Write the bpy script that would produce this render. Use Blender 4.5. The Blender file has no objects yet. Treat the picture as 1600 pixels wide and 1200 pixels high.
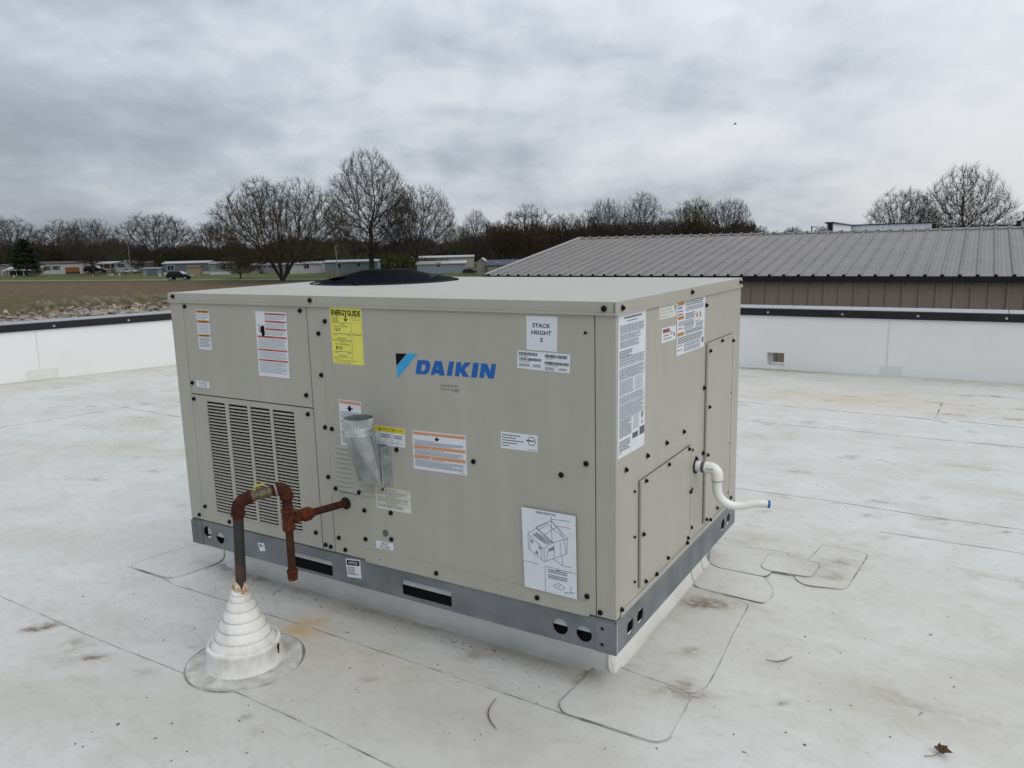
import bpy, bmesh, math, random
import numpy as np
from mathutils import Vector, Matrix

SC = bpy.context.scene
COL = SC.collection
rnd = random.Random(7)
rng = np.random.default_rng(11)

# ================================================================== camera
CAM = np.array([0.87731811, -2.00288534, 1.38171377])
FPX = 1226.5656                      # focal length in pixels of a 1600 px wide picture
PITCH, ROLL, YAW = -0.18067181, -0.02450074, -0.54691935
_fw = np.array([math.sin(YAW)*math.cos(PITCH), math.cos(YAW)*math.cos(PITCH), math.sin(PITCH)])
_r0 = np.array([math.cos(YAW), -math.sin(YAW), 0.0]); _u0 = np.cross(_r0, _fw)
_r = _r0*math.cos(ROLL)+_u0*math.sin(ROLL); _u = -_r0*math.sin(ROLL)+_u0*math.cos(ROLL)
cd = bpy.data.cameras.new('camera'); cam = bpy.data.objects.new('camera', cd); COL.objects.link(cam)
cd.sensor_width = 36.0; cd.lens = FPX/1600*36.0; cd.clip_start = 0.05; cd.clip_end = 4000
M = Matrix(((_r[0], _u[0], -_fw[0], CAM[0]), (_r[1], _u[1], -_fw[1], CAM[1]), (_r[2], _u[2], -_fw[2], CAM[2]), (0, 0, 0, 1)))
cam.matrix_world = M
SC.camera = cam

# ================================================================== world, sun, exposure
SUN_EL, SUN_AZ = math.radians(44), math.radians(-24)     # azimuth measured from +X towards +Y
SKY_ROT = math.pi/2 - SUN_AZ
world = bpy.data.worlds.new('World'); SC.world = world; world.use_nodes = True
wt = world.node_tree; wt.nodes.clear()
def wn(t, **k):
    n = wt.nodes.new(t)
    for a, b in k.items(): setattr(n, a, b)
    return n
def wl(a, b): wt.links.new(a, b)
def wmath(op, a, b=None, clamp=False):
    n = wn('ShaderNodeMath', operation=op, use_clamp=clamp)
    for i, v in enumerate((a, b)):
        if v is None: continue
        if isinstance(v, (int, float)): n.inputs[i].default_value = v
        else: wl(v, n.inputs[i])
    return n.outputs[0]
tc = wn('ShaderNodeTexCoord'); sep = wn('ShaderNodeSeparateXYZ'); wl(tc.outputs['Generated'], sep.inputs[0])
zc = wmath('MAXIMUM', sep.outputs[2], 0.0)
den = wmath('ADD', zc, 0.34)
px_ = wmath('DIVIDE', sep.outputs[0], den); py_ = wmath('DIVIDE', sep.outputs[1], den)
# rotate so that x runs across the view and y away from it
CY, SY = math.cos(YAW), math.sin(YAW)
ax = wmath('SUBTRACT', wmath('MULTIPLY', px_, CY), wmath('MULTIPLY', py_, SY))
ay = wmath('ADD', wmath('MULTIPLY', px_, SY), wmath('MULTIPLY', py_, CY))
comb = wn('ShaderNodeCombineXYZ'); wl(ax, comb.inputs[0]); wl(ay, comb.inputs[1])
def cloud(scale, detail, rough, off, dist=0.0, sx=1.0):
    mp = wn('ShaderNodeMapping'); mp.inputs['Location'].default_value = off; mp.inputs['Scale'].default_value = (sx, 1, 1)
    wl(comb.outputs[0], mp.inputs[0])
    n = wn('ShaderNodeTexNoise'); n.inputs['Scale'].default_value = scale; n.inputs['Detail'].default_value = detail
    n.inputs['Roughness'].default_value = rough; n.inputs['Distortion'].default_value = dist
    wl(mp.outputs[0], n.inputs['Vector']); return n.outputs['Fac']
big = cloud(0.95, 3, 0.5, (5.3, 2.4, 2.0), 0.2, 1.0)
mid = cloud(2.2, 7, 0.50, (4.2, 6.6, 0.0), 0.25, 0.8)
fine = cloud(6.5, 7, 0.55, (1.7, 5.9, 0.0), 0.3, 1.2)
s1 = wmath('SUBTRACT', wmath('ADD', wmath('MULTIPLY', big, 0.50), wmath('MULTIPLY', mid, 0.62)), 0.0)
s2 = wmath('ADD', s1, wmath('MULTIPLY', fine, 0.26))
# the cloud deck is thicker towards the left of the view and thinner towards the right
side = wmath('ADD', wmath('MULTIPLY', sep.outputs[0], CY), wmath('MULTIPLY', sep.outputs[1], -SY))
s3 = wmath('ADD', s2, wmath('MULTIPLY', wmath('ADD', side, 0.06), 0.30))
ramp = wn('ShaderNodeValToRGB'); cr = ramp.color_ramp; cr.interpolation = 'B_SPLINE'
cr.elements[0].position = 0.46; cr.elements[0].color = (0.340, 0.370, 0.420, 1)
cr.elements[1].position = 0.88; cr.elements[1].color = (0.85, 0.87, 0.90, 1)
e = cr.elements.new(0.60); e.color = (0.465, 0.512, 0.585, 1)
e = cr.elements.new(0.72); e.color = (0.640, 0.688, 0.750, 1)
wl(s3, ramp.inputs[0])
# overcast law: brighter overhead than at the horizon
grad = wmath('ADD', wmath('MULTIPLY', zc, 1.15), 0.86)
vm = wn('ShaderNodeVectorMath', operation='SCALE'); wl(ramp.outputs[0], vm.inputs[0]); wl(wmath('MULTIPLY', grad, 10.0), vm.inputs['Scale'])
sky = wn('ShaderNodeTexSky'); sky.sky_type = 'NISHITA'; sky.sun_disc = False; sky.sun_elevation = SUN_EL; sky.sun_rotation = SKY_ROT
mx = wn('ShaderNodeMix', data_type='RGBA'); mx.inputs['Factor'].default_value = 0.93
wl(sky.outputs[0], mx.inputs['A']); wl(vm.outputs[0], mx.inputs['B'])
bg = wn('ShaderNodeBackground'); bg.inputs['Strength'].default_value = 0.095
wl(mx.outputs['Result'], bg.inputs['Color'])
wo = wn('ShaderNodeOutputWorld'); wl(bg.outputs[0], wo.inputs[0])

sd = bpy.data.lights.new('sun', 'SUN'); sun = bpy.data.objects.new('sun', sd); COL.objects.link(sun)
sd.energy = 0.75; sd.angle = math.radians(50); sd.color = (1.0, 0.965, 0.90)
sdir = Vector((math.cos(SUN_EL)*math.cos(SUN_AZ), math.cos(SUN_EL)*math.sin(SUN_AZ), math.sin(SUN_EL)))
sun.rotation_euler = (-sdir).to_track_quat('-Z', 'Y').to_euler()
sun['kind'] = 'helper'
SC.view_settings.view_transform = 'Standard'; SC.view_settings.look = 'None'
SC.view_settings.gamma = 1; SC.view_settings.exposure = 0.0; SC.view_settings.use_curve_mapping = False

# ================================================================== measuring helpers: points on real planes of the place
def ray(x, y): return _fw + _r*(x-800)/FPX - _u*(y-600)/FPX
def on_plane(x, y, axis, v):
    d = ray(x, y); t = (v-CAM[axis])/d[axis]; return CAM + t*d
def roofp(x, y, z=0.0): return on_plane(x, y, 2, z)[:2]
def groundp(x, y): return on_plane(x, y, 2, GZ)[:2]
GZ = -5.4

# ================================================================== materials
MATS = {}
def new_mat(name):
    m = bpy.data.materials.new(name); m.use_nodes = True; MATS[name] = m
    return m, m.node_tree, m.node_tree.nodes['Principled BSDF']
def lin(c): return tuple(c)+(1,)
def pmat(name, c1, c2=None, scale=8.0, rough=0.55, metal=0.0, bump=0.0, bscale=60.0, detail=6, spec=0.5, stretch=(1, 1, 1), lo=0.35, hi=0.7, roughvar=0.0, island=0.0):
    m, nt, b = new_mat(name)
    b.inputs['Roughness'].default_value = rough; b.inputs['Metallic'].default_value = metal
    b.inputs['Specular IOR Level'].default_value = spec
    if c2 is None: c2 = tuple(v*0.86 for v in c1)
    tc = nt.nodes.new('ShaderNodeTexCoord'); mp = nt.nodes.new('ShaderNodeMapping'); mp.inputs['Scale'].default_value = stretch
    nt.links.new(tc.outputs['Object'], mp.inputs[0])
    n = nt.nodes.new('ShaderNodeTexNoise'); n.inputs['Scale'].default_value = scale; n.inputs['Detail'].default_value = detail
    nt.links.new(mp.outputs[0], n.inputs['Vector'])
    r = nt.nodes.new('ShaderNodeValToRGB'); r.color_ramp.elements[0].position = lo; r.color_ramp.elements[1].position = hi
    r.color_ramp.elements[0].color = lin(c1); r.color_ramp.elements[1].color = lin(c2)
    nt.links.new(n.outputs['Fac'], r.inputs[0])
    out = r.outputs[0]
    if island:
        g = nt.nodes.new('ShaderNodeNewGeometry'); mr = nt.nodes.new('ShaderNodeMapRange')
        mr.inputs['To Min'].default_value = 1-island; mr.inputs['To Max'].default_value = 1+island
        nt.links.new(g.outputs['Random Per Island'], mr.inputs[0])
        vs = nt.nodes.new('ShaderNodeVectorMath'); vs.operation = 'SCALE'
        nt.links.new(out, vs.inputs[0]); nt.links.new(mr.outputs[0], vs.inputs['Scale']); out = vs.outputs[0]
    nt.links.new(out, b.inputs['Base Color'])
    if roughvar:
        mr = nt.nodes.new('ShaderNodeMapRange'); mr.inputs['To Min'].default_value = rough-roughvar; mr.inputs['To Max'].default_value = rough+roughvar
        nt.links.new(n.outputs['Fac'], mr.inputs[0]); nt.links.new(mr.outputs[0], b.inputs['Roughness'])
    if bump:
        n2 = nt.nodes.new('ShaderNodeTexNoise'); n2.inputs['Scale'].default_value = bscale; n2.inputs['Detail'].default_value = 5
        nt.links.new(mp.outputs[0], n2.inputs['Vector'])
        bp = nt.nodes.new('ShaderNodeBump'); bp.inputs['Strength'].default_value = bump; bp.inputs['Distance'].default_value = 0.01
        nt.links.new(n2.outputs['Fac'], bp.inputs['Height']); nt.links.new(bp.outputs[0], b.inputs['Normal'])
    return m
def flat(name, c, rough=0.5, spec=0.4):
    return pmat(name, c, tuple(v*0.93 for v in c), scale=30, rough=rough, spec=spec)

# beige enamel of the cabinet: slight waviness, faint vertical rain streaks and dust
m, nt, b = new_mat('cabinet_paint')
b.inputs['Roughness'].default_value = 0.42; b.inputs['Specular IOR Level'].default_value = 0.45
tcn = nt.nodes.new('ShaderNodeTexCoord')
mp = nt.nodes.new('ShaderNodeMapping'); mp.inputs['Scale'].default_value = (1, 1, 0.12); nt.links.new(tcn.outputs['Object'], mp.inputs[0])
n1 = nt.nodes.new('ShaderNodeTexNoise'); n1.inputs['Scale'].default_value = 16; n1.inputs['Detail'].default_value = 6; nt.links.new(mp.outputs[0], n1.inputs['Vector'])
n2 = nt.nodes.new('ShaderNodeTexNoise'); n2.inputs['Scale'].default_value = 3.2; n2.inputs['Detail'].default_value = 5; nt.links.new(tcn.outputs['Object'], n2.inputs['Vector'])
ad = nt.nodes.new('ShaderNodeMath'); ad.operation = 'ADD'; nt.links.new(n1.outputs['Fac'], ad.inputs[0]); nt.links.new(n2.outputs['Fac'], ad.inputs[1])
rp = nt.nodes.new('ShaderNodeValToRGB'); rp.color_ramp.elements[0].position = 0.35; rp.color_ramp.elements[1].position = 0.65
rp.color_ramp.elements[0].color = (0.345, 0.336, 0.288, 1); rp.color_ramp.elements[1].color = (0.378, 0.367, 0.317, 1)
hf = nt.nodes.new('ShaderNodeMath'); hf.operation = 'MULTIPLY'; hf.inputs[1].default_value = 0.5; nt.links.new(ad.outputs[0], hf.inputs[0])
nt.links.new(hf.outputs[0], rp.inputs[0]); nt.links.new(rp.outputs[0], b.inputs['Base Color'])
bp = nt.nodes.new('ShaderNodeBump'); bp.inputs['Strength'].default_value = 0.5; bp.inputs['Distance'].default_value = 0.012
nt.links.new(n2.outputs['Fac'], bp.inputs['Height']); nt.links.new(bp.outputs[0], b.inputs['Normal'])

pmat('galvanized', (0.205, 0.218, 0.232), (0.138, 0.148, 0.158), scale=9, rough=0.5, metal=0.35, roughvar=0.08, stretch=(1, 1, 1), bump=0.05, bscale=120)
pmat('bright_galvanized', (0.50, 0.53, 0.53), (0.34, 0.37, 0.375), scale=26, rough=0.36, metal=0.75, roughvar=0.1, bump=0.06, bscale=60)
pmat('black_rubber', (0.014, 0.014, 0.014), rough=0.7, spec=0.25)
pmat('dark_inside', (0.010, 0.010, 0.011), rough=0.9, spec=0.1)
pmat('black_wire', (0.004, 0.005, 0.011), rough=0.6, spec=0.12)
pmat('hub_metal', (0.30, 0.30, 0.30), rough=0.4, metal=0.6)
pmat('label_white', (0.64, 0.67, 0.71), (0.60, 0.625, 0.665), scale=20, rough=0.38)
pmat('label_cream', (0.62, 0.62, 0.58), rough=0.42)
flat('ink_black', (0.006, 0.006, 0.007), 0.7, 0.1); flat('ink_grey', (0.20, 0.22, 0.27)); flat('ink_mid', (0.09, 0.10, 0.115))
flat('ink_light', (0.36, 0.385, 0.43))
flat('ink_orange', (0.42, 0.17, 0.012)); flat('ink_red', (0.46, 0.085, 0.030)); flat('ink_peach', (0.56, 0.275, 0.150))
flat('ink_yellow', (0.60, 0.52, 0.015)); flat('label_yellow', (0.70, 0.67, 0.12)); flat('ink_olive', (0.30, 0.27, 0.10))
flat('ink_gold', (0.44, 0.38, 0.16)); flat('ink_green', (0.12, 0.25, 0.03)); flat('ink_maroon', (0.27, 0.06, 0.04))
flat('logo_blue', (0.004, 0.105, 0.395)); flat('logo_cyan', (0.030, 0.335, 0.630))
pmat('red_rust', (0.070, 0.015, 0.008), (0.020, 0.007, 0.005), scale=44, rough=0.82, bump=0.5, bscale=160, spec=0.25)
pmat('orange_rust', (0.120, 0.025, 0.007), (0.030, 0.009, 0.005), scale=55, rough=0.85, bump=0.5, bscale=160, spec=0.25)
pmat('brown_rust', (0.038, 0.017, 0.008), (0.10, 0.038, 0.010), scale=30, rough=0.85, bump=0.4, bscale=140, spec=0.25, stretch=(1, 1, 0.35), lo=0.45, hi=0.72)
pmat('black_steel', (0.024, 0.024, 0.023), (0.075, 0.034, 0.020), scale=34, rough=0.62, bump=0.3, bscale=150, spec=0.4, stretch=(1, 1, 0.5), lo=0.48, hi=0.70)
pmat('brass', (0.145, 0.115, 0.066), (0.085, 0.062, 0.038), scale=30, rough=0.55, metal=0.4, bump=0.15)
flat('yellow_handle', (0.42, 0.31, 0.02))
pmat('white_pvc', (0.74, 0.74, 0.70), (0.66, 0.655, 0.61), scale=10, rough=0.32)
flat('blue_plastic', (0.010, 0.10, 0.36)); flat('pvc_print', (0.10, 0.10, 0.11))
pmat('boot_white', (0.73, 0.715, 0.68), (0.47, 0.455, 0.41), scale=17, rough=0.62, bump=0.3, bscale=50, detail=10, lo=.46, hi=.80, stretch=(1, 1, .6))
pmat('boot_dirt', (0.40, 0.385, 0.345), (0.25, 0.235, 0.20), scale=40, rough=0.9, bump=0.2)
pmat('sealant', (0.62, 0.54, 0.43), (0.36, 0.20, 0.09), scale=70, rough=0.7, bump=0.6, bscale=80)
pmat('flange_white', (0.55, 0.545, 0.51), (0.34, 0.33, 0.29), scale=24, rough=0.85, bump=0.25, bscale=90, detail=10)
pmat('seam_dirt', (0.18, 0.175, 0.155), (0.46, 0.455, 0.43), scale=9, rough=0.95, detail=8, spec=0.1, lo=0.38, hi=0.62)
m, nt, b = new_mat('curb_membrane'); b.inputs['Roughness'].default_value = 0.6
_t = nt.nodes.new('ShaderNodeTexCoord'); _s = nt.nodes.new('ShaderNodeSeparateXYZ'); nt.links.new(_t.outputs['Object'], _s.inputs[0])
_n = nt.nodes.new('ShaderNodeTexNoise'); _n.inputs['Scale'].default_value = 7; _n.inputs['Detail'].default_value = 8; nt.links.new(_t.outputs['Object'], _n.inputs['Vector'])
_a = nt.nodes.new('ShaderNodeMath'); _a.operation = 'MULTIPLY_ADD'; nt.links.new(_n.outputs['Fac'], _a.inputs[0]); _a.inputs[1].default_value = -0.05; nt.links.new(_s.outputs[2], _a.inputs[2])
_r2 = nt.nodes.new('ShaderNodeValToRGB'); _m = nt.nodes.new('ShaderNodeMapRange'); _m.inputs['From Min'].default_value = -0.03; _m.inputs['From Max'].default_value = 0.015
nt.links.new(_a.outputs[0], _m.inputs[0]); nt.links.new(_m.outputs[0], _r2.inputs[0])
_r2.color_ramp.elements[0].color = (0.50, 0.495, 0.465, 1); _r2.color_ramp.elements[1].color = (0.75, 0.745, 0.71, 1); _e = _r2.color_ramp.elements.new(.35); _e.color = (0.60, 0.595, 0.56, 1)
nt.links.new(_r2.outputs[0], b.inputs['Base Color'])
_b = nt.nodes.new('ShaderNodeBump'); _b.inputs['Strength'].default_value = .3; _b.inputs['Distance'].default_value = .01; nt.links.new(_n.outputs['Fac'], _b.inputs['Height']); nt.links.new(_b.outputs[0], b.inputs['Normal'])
pmat('inner_zinc', (0.40, 0.41, 0.42), (0.32, 0.33, 0.34), scale=20, rough=0.7)
pmat('wall_patch', (0.70, 0.705, 0.69), (0.655, 0.655, 0.635), scale=6, rough=0.6)
pmat('wall_membrane', (0.775, 0.78, 0.775), (0.725, 0.73, 0.72), scale=1.3, rough=0.5, bump=0.5, bscale=3.5, detail=8, stretch=(1, 1, 1.6))
pmat('black_coping', (0.010, 0.010, 0.012), (0.015, 0.015, 0.018), scale=3, rough=0.45, spec=0.3, bump=0.04, bscale=4)
pmat('sheen_grey', (0.30, 0.30, 0.31), rough=0.45)  # sky reflection on the black coping, put in as a grey colour
pmat('steel_screw', (0.5, 0.5, 0.5), rough=0.3, metal=0.8)
pmat('barn_roof', (0.172, 0.160, 0.150), (0.142, 0.133, 0.126), scale=1.6, rough=0.5, spec=0.35, bump=0.03, bscale=20, detail=9, island=0.03)
pmat('barn_trim', (0.26, 0.255, 0.25), rough=0.45)
pmat('barn_wall', (0.255, 0.210, 0.170), (0.225, 0.186, 0.152), scale=1.2, rough=0.5, bump=0.03)
pmat('brick_outside', (0.30, 0.27, 0.24), (0.24, 0.21, 0.18), scale=4, rough=0.8)
pmat('white_steel', (0.74, 0.76, 0.79), (0.66, 0.68, 0.72), scale=2, rough=0.5)
pmat('bark', (0.035, 0.030, 0.026), (0.062, 0.055, 0.048), scale=1.4, rough=0.95, spec=0.1)
pmat('twig_grey', (0.052, 0.045, 0.038), (0.080, 0.071, 0.062), scale=0.6, rough=0.95, spec=0.1)
pmat('twig_brown', (0.048, 0.038, 0.026), (0.072, 0.060, 0.040), scale=0.5, rough=0.95, spec=0.1)
pmat('twig_green', (0.072, 0.082, 0.036), (0.110, 0.112, 0.062), scale=0.5, rough=0.95, spec=0.1)
pmat('needles', (0.012, 0.020, 0.012), (0.030, 0.042, 0.022), scale=0.9, rough=0.9, spec=0.1, island=0.4)
pmat('brush', (0.062, 0.050, 0.038), (0.042, 0.037, 0.027), scale=0.08, rough=1.0, spec=0.05, island=0.5)
pmat('brush_green', (0.060, 0.062, 0.026), (0.040, 0.045, 0.022), scale=0.08, rough=1.0, spec=0.05, island=0.5)
pmat('stone', (0.30, 0.265, 0.22), (0.17, 0.15, 0.125), scale=0.9, rough=0.95, spec=0.15, island=0.45)
pmat('red_soil', (0.16, 0.085, 0.050), (0.11, 0.075, 0.05), scale=0.5, rough=1.0, spec=0.1)
pmat('dirt', (0.175, 0.140, 0.100), (0.065, 0.066, 0.036), scale=1.1, rough=1.0, spec=0.1, detail=9, bump=0.6, bscale=3)
pmat('asphalt', (0.150, 0.146, 0.125), (0.115, 0.115, 0.09), scale=0.4, rough=0.95)
pmat('siding_white', (0.44, 0.44, 0.43), rough=0.7); pmat('siding_cream', (0.30, 0.28, 0.23), rough=0.7)
pmat('siding_blue', (0.20, 0.24, 0.265), rough=0.7); pmat('siding_slate', (0.095, 0.108, 0.125), rough=0.7)
pmat('siding_grey', (0.19, 0.198, 0.20), rough=0.7); pmat('siding_taupe', (0.19, 0.175, 0.15), rough=0.7)
pmat('shingle_dark', (0.055, 0.05, 0.05), rough=0.9); pmat('shingle_brown', (0.10, 0.075, 0.065), rough=0.9)
pmat('roof_white', (0.34, 0.35, 0.36), rough=0.5); pmat('roof_navy', (0.028, 0.036, 0.062), rough=0.6)
flat('door_tan', (0.25, 0.20, 0.135)); pmat('wood_orange', (0.22, 0.085, 0.025), rough=0.8); pmat('wood_tan', (0.24, 0.19, 0.12), rough=0.8)
flat('window_glass', (0.022, 0.027, 0.034), rough=0.12); flat('trim_white', (0.60, 0.60, 0.59)); flat('shutter_dark', (0.04, 0.04, 0.045))
flat('car_black', (0.005, 0.005, 0.007), rough=0.35, spec=0.3); flat('car_white', (0.50, 0.51, 0.53), rough=0.25); flat('car_silver', (0.32, 0.33, 0.34), rough=0.25)
flat('tyre', (0.014, 0.014, 0.014)); flat('rim_grey', (0.30, 0.30, 0.31), rough=0.3); flat('lamp_red', (0.35, 0.02, 0.02)); flat('lamp_clear', (0.6, 0.6, 0.6))
pmat('grit', (0.20, 0.17, 0.125), (0.06, 0.052, 0.042), scale=3, rough=.95); pmat('leaf_brown', (0.13, 0.065, 0.028), (0.06, 0.032, 0.016), scale=60, rough=.9); flat('pole_grey', (0.17, 0.165, 0.155)); pmat('stem', (0.17, 0.125, 0.07), (0.10, 0.075, 0.045), scale=30, rough=0.9); flat('bird_dark', (0.02, 0.02, 0.022))

# roof membrane: noise mottling plus the stain attributes stored on the mesh
m, nt, b = new_mat('roof_membrane')
L = nt.links; N = nt.nodes.new
b.inputs['Roughness'].default_value = 0.52; b.inputs['Specular IOR Level'].default_value = 0.4
tcn = N('ShaderNodeTexCoord')
def rn(scale, detail, rough=0.55, stretch=(1, 1, 1), off=(0, 0, 0), dist=0.0):
    mp = N('ShaderNodeMapping'); mp.inputs['Scale'].default_value = stretch; mp.inputs['Location'].default_value = off
    mp.inputs['Rotation'].default_value = (0, 0, 0.35)
    L.new(tcn.outputs['Object'], mp.inputs[0])
    n = N('ShaderNodeTexNoise'); n.inputs['Scale'].default_value = scale; n.inputs['Detail'].default_value = detail
    n.inputs['Roughness'].default_value = rough; n.inputs['Distortion'].default_value = dist
    L.new(mp.outputs[0], n.inputs['Vector']); return n.outputs['Fac']
def rr(src, p0, p1, c0, c1):
    r = N('ShaderNodeValToRGB'); r.color_ramp.elements[0].position = p0; r.color_ramp.elements[1].position = p1
    r.color_ramp.elements[0].color = c0; r.color_ramp.elements[1].color = c1; L.new(src, r.inputs[0]); return r.outputs[0]
def mixc(fac, a, bb, mode='MIX'):
    x = N('ShaderNodeMix'); x.data_type = 'RGBA'; x.blend_type = mode
    if isinstance(fac, float): x.inputs['Factor'].default_value = fac
    else: L.new(fac, x.inputs['Factor'])
    for s, v in (('A', a), ('B', bb)):
        if isinstance(v, tuple): x.inputs[s].default_value = v
        else: L.new(v, x.inputs[s])
    return x.outputs['Result']
def mth(op, a, bb, clamp=True):
    x = N('ShaderNodeMath'); x.operation = op; x.use_clamp = clamp
    for i, v in enumerate((a, bb)):
        if isinstance(v, (int, float)): x.inputs[i].default_value = v
        else: L.new(v, x.inputs[i])
    return x.outputs[0]
W = (1, 1, 1, 1)
base = rr(rn(0.55, 7, 0.6), 0.35, 0.68, (0.590, 0.584, 0.560, 1), (0.540, 0.534, 0.503, 1))
mott = rr(rn(2.6, 10, 0.68, (1, 1.5, 1), (4, 1, 0), 0.6), 0.42, 0.72, W, (0.78, 0.765, 0.715, 1))
c = mixc(0.72, base, mott, 'MULTIPLY')
spk = rr(rn(16, 10, 0.76, (1, 1.6, 1), (9, 3, 0), 0.4), 0.50, 0.78, W, (0.62, 0.60, 0.54, 1))
c = mixc(0.62, c, spk, 'MULTIPLY')
dots = rr(rn(60, 3, 0.6, (1, 1, 1), (2, 7, 0)), 0.735, 0.79, W, (0.45, 0.42, 0.36, 1))
c = mixc(0.55, c, dots, 'MULTIPLY')
at = N('ShaderNodeAttribute'); at.attribute_name = 'stain'
sa = N('ShaderNodeSeparateColor'); L.new(at.outputs['Color'], sa.inputs[0])
edge = rn(19, 9, 0.72, (1, 1.4, 1), (1, 5, 0), 0.5)
k = mth('MULTIPLY', sa.outputs[0], mth('MULTIPLY', mth('SUBTRACT', edge, 0.36), 5.5))
c = mixc(k, c, (0.165, 0.125, 0.085, 1))
k2 = mth('MULTIPLY', sa.outputs[1], mth('ADD', mth('MULTIPLY', edge, 0.9), 0.3))
c = mixc(k2, c, (0.50, 0.31, 0.07, 1))
k3 = mth('MULTIPLY', sa.outputs[2], mth('ADD', mth('MULTIPLY', edge, 1.1), 0.15))
c = mixc(k3, c, (0.41, 0.385, 0.325, 1))
L.new(c, b.inputs['Base Color'])
bh = rn(3.5, 8, 0.55, (1, 1, 1), (3, 3, 0)); bh2 = rn(90, 3)
bb1 = N('ShaderNodeBump'); bb1.inputs['Strength'].default_value = 0.35; bb1.inputs['Distance'].default_value = 0.012; L.new(bh, bb1.inputs['Height'])
bb2 = N('ShaderNodeBump'); bb2.inputs['Strength'].default_value = 0.12; bb2.inputs['Distance'].default_value = 0.004; L.new(bh2, bb2.inputs['Height']); L.new(bb1.outputs[0], bb2.inputs['Normal'])
L.new(bb2.outputs[0], b.inputs['Normal'])
rgh = N('ShaderNodeMapRange'); rgh.inputs['To Min'].default_value = 0.40; rgh.inputs['To Max'].default_value = 0.72; L.new(edge, rgh.inputs[0]); L.new(rgh.outputs[0], b.inputs['Roughness'])
# the patches are the same sheet, a little dirtier
pmat('patch_membrane', (0.565, 0.565, 0.54), (0.44, 0.435, 0.40), scale=5, rough=0.6, detail=10, bump=0.3, bscale=9, lo=0.4, hi=0.75, stretch=(1, 1.5, 1))

# field
m, nt, b = new_mat('field_ground'); L = nt.links; N = nt.nodes.new; b.inputs['Roughness'].default_value = 1.0; b.inputs['Specular IOR Level'].default_value = 0.05
tcn = N('ShaderNodeTexCoord')
sp_ = N('ShaderNodeSeparateXYZ'); L.new(tcn.outputs['Object'], sp_.inputs[0])
# w: metres beyond the line of the road (negative = nearer)
RA = np.array([-208.975, 100.131]); RB = np.array([-143.959, 111.325]); rd = (RB-RA)/np.linalg.norm(RB-RA); rnv = np.array([-rd[1], rd[0]])
w0 = mth('ADD', mth('MULTIPLY', sp_.outputs[0], float(rnv[0]), False), mth('MULTIPLY', sp_.outputs[1], float(rnv[1]), False), False)
w = mth('SUBTRACT', w0, float(rnv@RA), False)
wv = mth('ADD', w, mth('MULTIPLY', mth('SUBTRACT', rn(0.03, 6, 0.6), 0.5, False), 16.0, False), False)
fr = N('ShaderNodeValToRGB'); fr.color_ramp.interpolation = 'LINEAR'
mrr = N('ShaderNodeMapRange'); mrr.inputs['From Min'].default_value = -90; mrr.inputs['From Max'].default_value = 60; L.new(wv, mrr.inputs[0]); L.new(mrr.outputs[0], fr.inputs[0])
stops = [(0.0, (0.080, 0.074, 0.042)), (0.20, (0.084, 0.076, 0.044)), (0.34, (0.098, 0.080, 0.055)), (0.44, (0.105, 0.079, 0.058)), (0.535, (0.092, 0.075, 0.050)), (0.56, (0.058, 0.072, 0.028)), (0.66, (0.072, 0.092, 0.034)), (0.75, (0.085, 0.092, 0.045)), (1.0, (0.060, 0.055, 0.035))]
els = fr.color_ramp.elements
els[0].position = stops[0][0]; els[0].color = lin(stops[0][1]); els[1].position = 1.0; els[1].color = lin(stops[-1][1])
for p, c_ in stops[1:-1]:
    e = els.new(p); e.color = lin(c_)
v1 = rr(rn(0.35, 8, 0.65, (1, 2.2, 1)), 0.35, 0.7, (0.72, 0.70, 0.66, 1), (1.35, 1.3, 1.2, 1))
L.new(mixc(1.0, mixc(1.0, fr.outputs[0], (1.15, 1.12, 1.12, 1), 'MULTIPLY'), v1, 'MULTIPLY'), b.inputs['Base Color'])

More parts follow.
